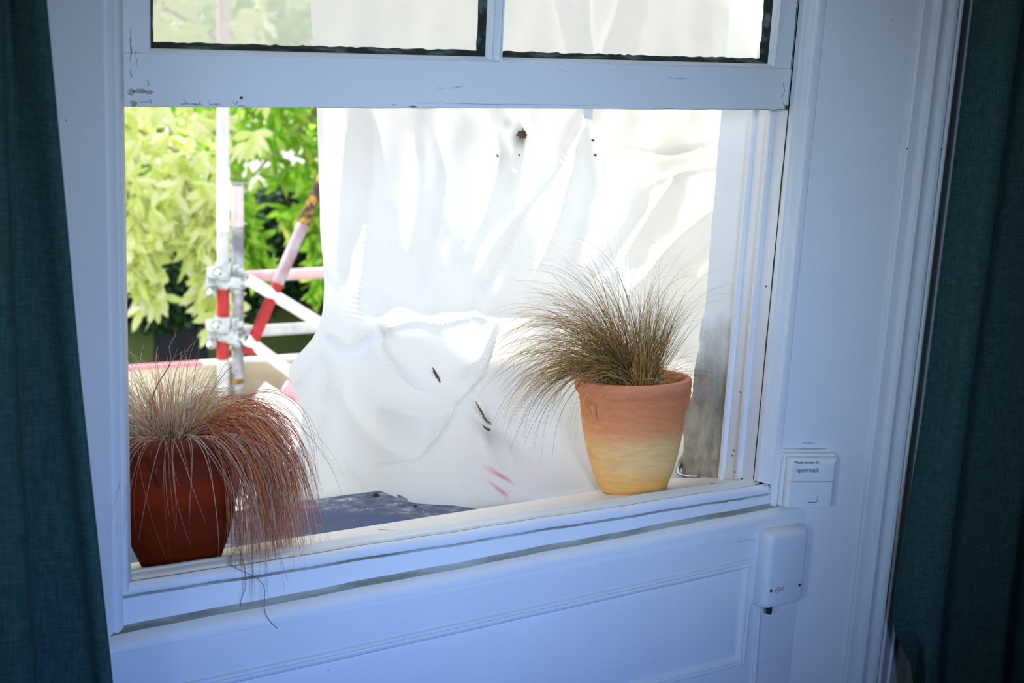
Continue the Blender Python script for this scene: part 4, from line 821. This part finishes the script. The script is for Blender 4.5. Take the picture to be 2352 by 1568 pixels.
bh = MB(); bh.box((6.4, 13.0, GZ), (14, 13.6, 6.0)); tag(bh.build('backing_house', simple('dark_backing_brick', (.05, .03, .025), (.08, .05, .04), 9, .9), None, smooth=0), 'dark brick house block added behind the sheet so its torn holes show dark', 'house')  # added dark backing, there only to make the sheet's holes look dark
LB = leafmat('bright_yellow_green_leaves', [(0, (.80, .90, .30)), (.5, (.93, .96, .58)), (1, (.96, .97, .78))], .60)
LM = leafmat('mid_green_leaves', [(0, (.22, .50, .03)), (.5, (.42, .72, .07)), (.9, (.64, .84, .18)), (1, (.70, .68, .16))], .60)
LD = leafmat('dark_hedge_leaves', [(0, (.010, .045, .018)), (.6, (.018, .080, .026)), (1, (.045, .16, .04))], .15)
LF_ = leafmat('far_leaves', [(0, (.20, .38, .06)), (.5, (.38, .58, .12)), (1, (.62, .74, .30))], .55)
BARK = simple('pale_bark', (.30, .24, .18), (.46, .40, .32), 12, .9, .5)
def leaves(name, C_, D_, L_, W_, mat, par):
    """one flat-bladed leaf per entry"""
    n = len(C_); C_ = np.array(C_); D_ = np.array(D_); D_ /= np.linalg.norm(D_, axis=1, keepdims=True)
    R = rng.normal(0, 1, (n, 3)); Sd = np.cross(D_, R); Sd /= np.linalg.norm(Sd, axis=1, keepdims=True); Nn = np.cross(D_, Sd)
    sh = [(0, .04), (.22, .62), (.5, 1), (.78, .70), (1, .02)]
    L_ = np.array(L_)[:, None]; W_ = np.array(W_)[:, None]; rows = []
    for t, w_ in sh: rows.append(C_+D_*L_*t+Sd*W_*w_*.5-Nn*L_*.12*t*t)
    for t, w_ in reversed(sh): rows.append(C_+D_*L_*t-Sd*W_*w_*.5-Nn*L_*.12*t*t)
    V = np.stack(rows, 1).reshape(-1, 3); k = len(sh)
    F = [] 
    base = np.arange(n)*2*k
    for i in range(k-1): F.append(np.stack([base+i, base+i+1, base+2*k-2-i, base+2*k-1-i], -1))
    F = np.concatenate(F)
    me = bpy.data.meshes.new(name); me.from_pydata(V.tolist(), [], F.tolist()); me.materials.append(mat); me.polygons.foreach_set('use_smooth', [True]*len(me.polygons)); me.update()
    o = bpy.data.objects.new(name, me); COL.objects.link(o); setpar(o, par); return o
def tree(label, trunk, branches, regions, mat, L, W, seedn, twigs=()):
    r = empty('tree', trunk[0]); tag(r, label, 'tree')
    m = MB(); P = crv(trunk, 6); m.tube(P, list(np.linspace(.16, .05, len(P))), 12); m.build('trunk', BARK, r, smooth=60)
    for b in branches:
        m = MB(); P = crv(b, 6); m.tube(P, list(np.linspace(.035, .008, len(P))), 8); m.build('branch', BARK, r, smooth=60)
    C_ = []; D_ = []; Ls = []; Ws = []
    def cluster(c):
        k = rng.integers(5, 8); hd = rng.normal(0, 1, 3)*.6+np.array((0, 0, -.9))
        for i in range(k):
            d = hd+rng.normal(0, .55, 3); C_.append(np.array(c)); D_.append(d); Ls.append(L*U_(.7, 1.2)); Ws.append(W*U_(.8, 1.2))
    for (x0, x1, y0, y1, z0, z1, n) in regions:
        for i in range(n): cluster((U_(x0, x1), U_(y0, y1), U_(z0, z1)))
    for b in twigs:
        m = MB(); P = crv(b, 5); m.tube(P, list(np.linspace(.010, .004, len(P))), 6); m.build('twig', BARK, r, smooth=60)
        for p in P:
            for q in range(3): cluster(np.array(p)+rng.normal(0, .045, 3))
    leaves('foliage', C_, D_, Ls, Ws, mat, r)
    return r
tree('bright yellow green tree overhanging the scaffold, its drooping leaf bunches lit by sun', [(.6, 8.4, GZ), (.8, 8.2, -2), (1.2, 8.0, 0), (1.4, 7.8, 2.0)],
    [[(1.0, 8.0, -.6), (1.7, 7.4, -.1), (2.4, 7.0, -.4)], [(1.1, 8.0, .4), (1.9, 7.6, .7), (2.7, 7.2, .3)]],
    [(.6, 2.62, 6.6, 8.4, .30, 1.9, 420), (.6, 2.68, 6.6, 8.2, -.50, .45, 400), (.8, 2.35, 6.8, 7.8, -.75, -.45, 34), (2.5, 2.95, 6.8, 7.4, .05, 1.2, 40)], LB, .155, .055, 1,
    twigs=[[(1.95, 7.0, -.50), (2.02, 7.0, -.70), (2.04, 7.0, -.95), (2.06, 7.0, -1.20)], [(2.20, 7.0, -.45), (2.16, 7.0, -.72), (2.10, 7.0, -.92), (2.12, 7.0, -1.22)],
           [(2.30, 7.0, -.50), (2.38, 7.0, -.75), (2.40, 7.0, -1.00), (2.42, 7.0, -1.18)], [(2.50, 6.9, -.60), (2.46, 6.9, -.95), (2.50, 6.9, -1.22), (2.52, 6.9, -1.42)],
           [(1.95, 7.0, -.8), (2.0, 7.0, -.95), (1.92, 7.0, -1.05)], [(2.42, 6.95, -.55), (2.34, 6.95, -.78), (2.32, 6.95, -.95)]])
tree('mid green leafy tree between the scaffold and the sheet', [(5.6, 11.6, GZ), (5.4, 11.4, -2), (5.0, 11.2, 0), (4.8, 11, 2)],
    [[(5.0, 11.2, -.4), (4.4, 10.7, -.7), (3.8, 10.3, -1.1)], [(5.1, 11.2, .1), (4.3, 10.8, .2), (3.6, 10.4, -.2)]],
    [(3.55, 6.2, 10, 11.8, -1.02, 2.2, 1250), (4.3, 4.9, 10, 10.6, -1.5, -1.0, 40), (3.4, 3.7, 10, 10.5, -1.2, .8, 70)], LM, .20, .062, 2,
    twigs=[[(3.72, 10, -1.10), (3.78, 10, -1.35), (3.88, 10, -1.55), (3.95, 10, -1.78)], [(4.48, 10, -1.15), (4.44, 10, -1.45), (4.50, 10, -1.75), (4.50, 10, -1.95)], [(3.60, 10, -1.0), (3.62, 10, -1.3), (3.6, 10, -1.5)]])
tree('pale distant tree beyond the garden wall, glimpsed between the nearer leaves', [(6.5, 21, GZ), (6.6, 21, -2), (6.4, 21, 1), (6.2, 21, 3)], [[(6.4, 21, -1), (5.2, 20.6, 0), (4.6, 20.4, .6)]],
    [(3.0, 10.5, 20, 22.5, -3.2, 3.5, 1500)], LF_, .30, .11, 3)
# hedge: a dark lumpy body with small leaves all over its front
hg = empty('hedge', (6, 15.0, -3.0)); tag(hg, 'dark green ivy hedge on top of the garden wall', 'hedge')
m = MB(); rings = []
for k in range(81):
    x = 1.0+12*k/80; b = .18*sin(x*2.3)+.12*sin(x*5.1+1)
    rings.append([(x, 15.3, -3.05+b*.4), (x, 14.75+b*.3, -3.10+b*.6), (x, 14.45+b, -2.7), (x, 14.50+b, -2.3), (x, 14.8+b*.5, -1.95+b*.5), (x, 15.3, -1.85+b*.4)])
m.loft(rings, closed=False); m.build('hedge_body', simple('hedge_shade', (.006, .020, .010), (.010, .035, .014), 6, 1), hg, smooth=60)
C_ = []; D_ = []; Ls = []; Ws = []
for i in range(9000):
    x = U_(2.2, 9.5); b = .18*sin(x*2.3)+.12*sin(x*5.1+1); t = rng.random()
    z = U_(-3.35, -1.75)+b*.5; y = 14.45+b*.8+.35*abs((z+2.5)/.8)**2+U_(-.12, .10)
    C_.append((x, y, z)); D_.append((N_(.6), -.6+N_(.5), N_(.7))); Ls.append(U_(.07, .12)); Ws.append(U_(.05, .08))
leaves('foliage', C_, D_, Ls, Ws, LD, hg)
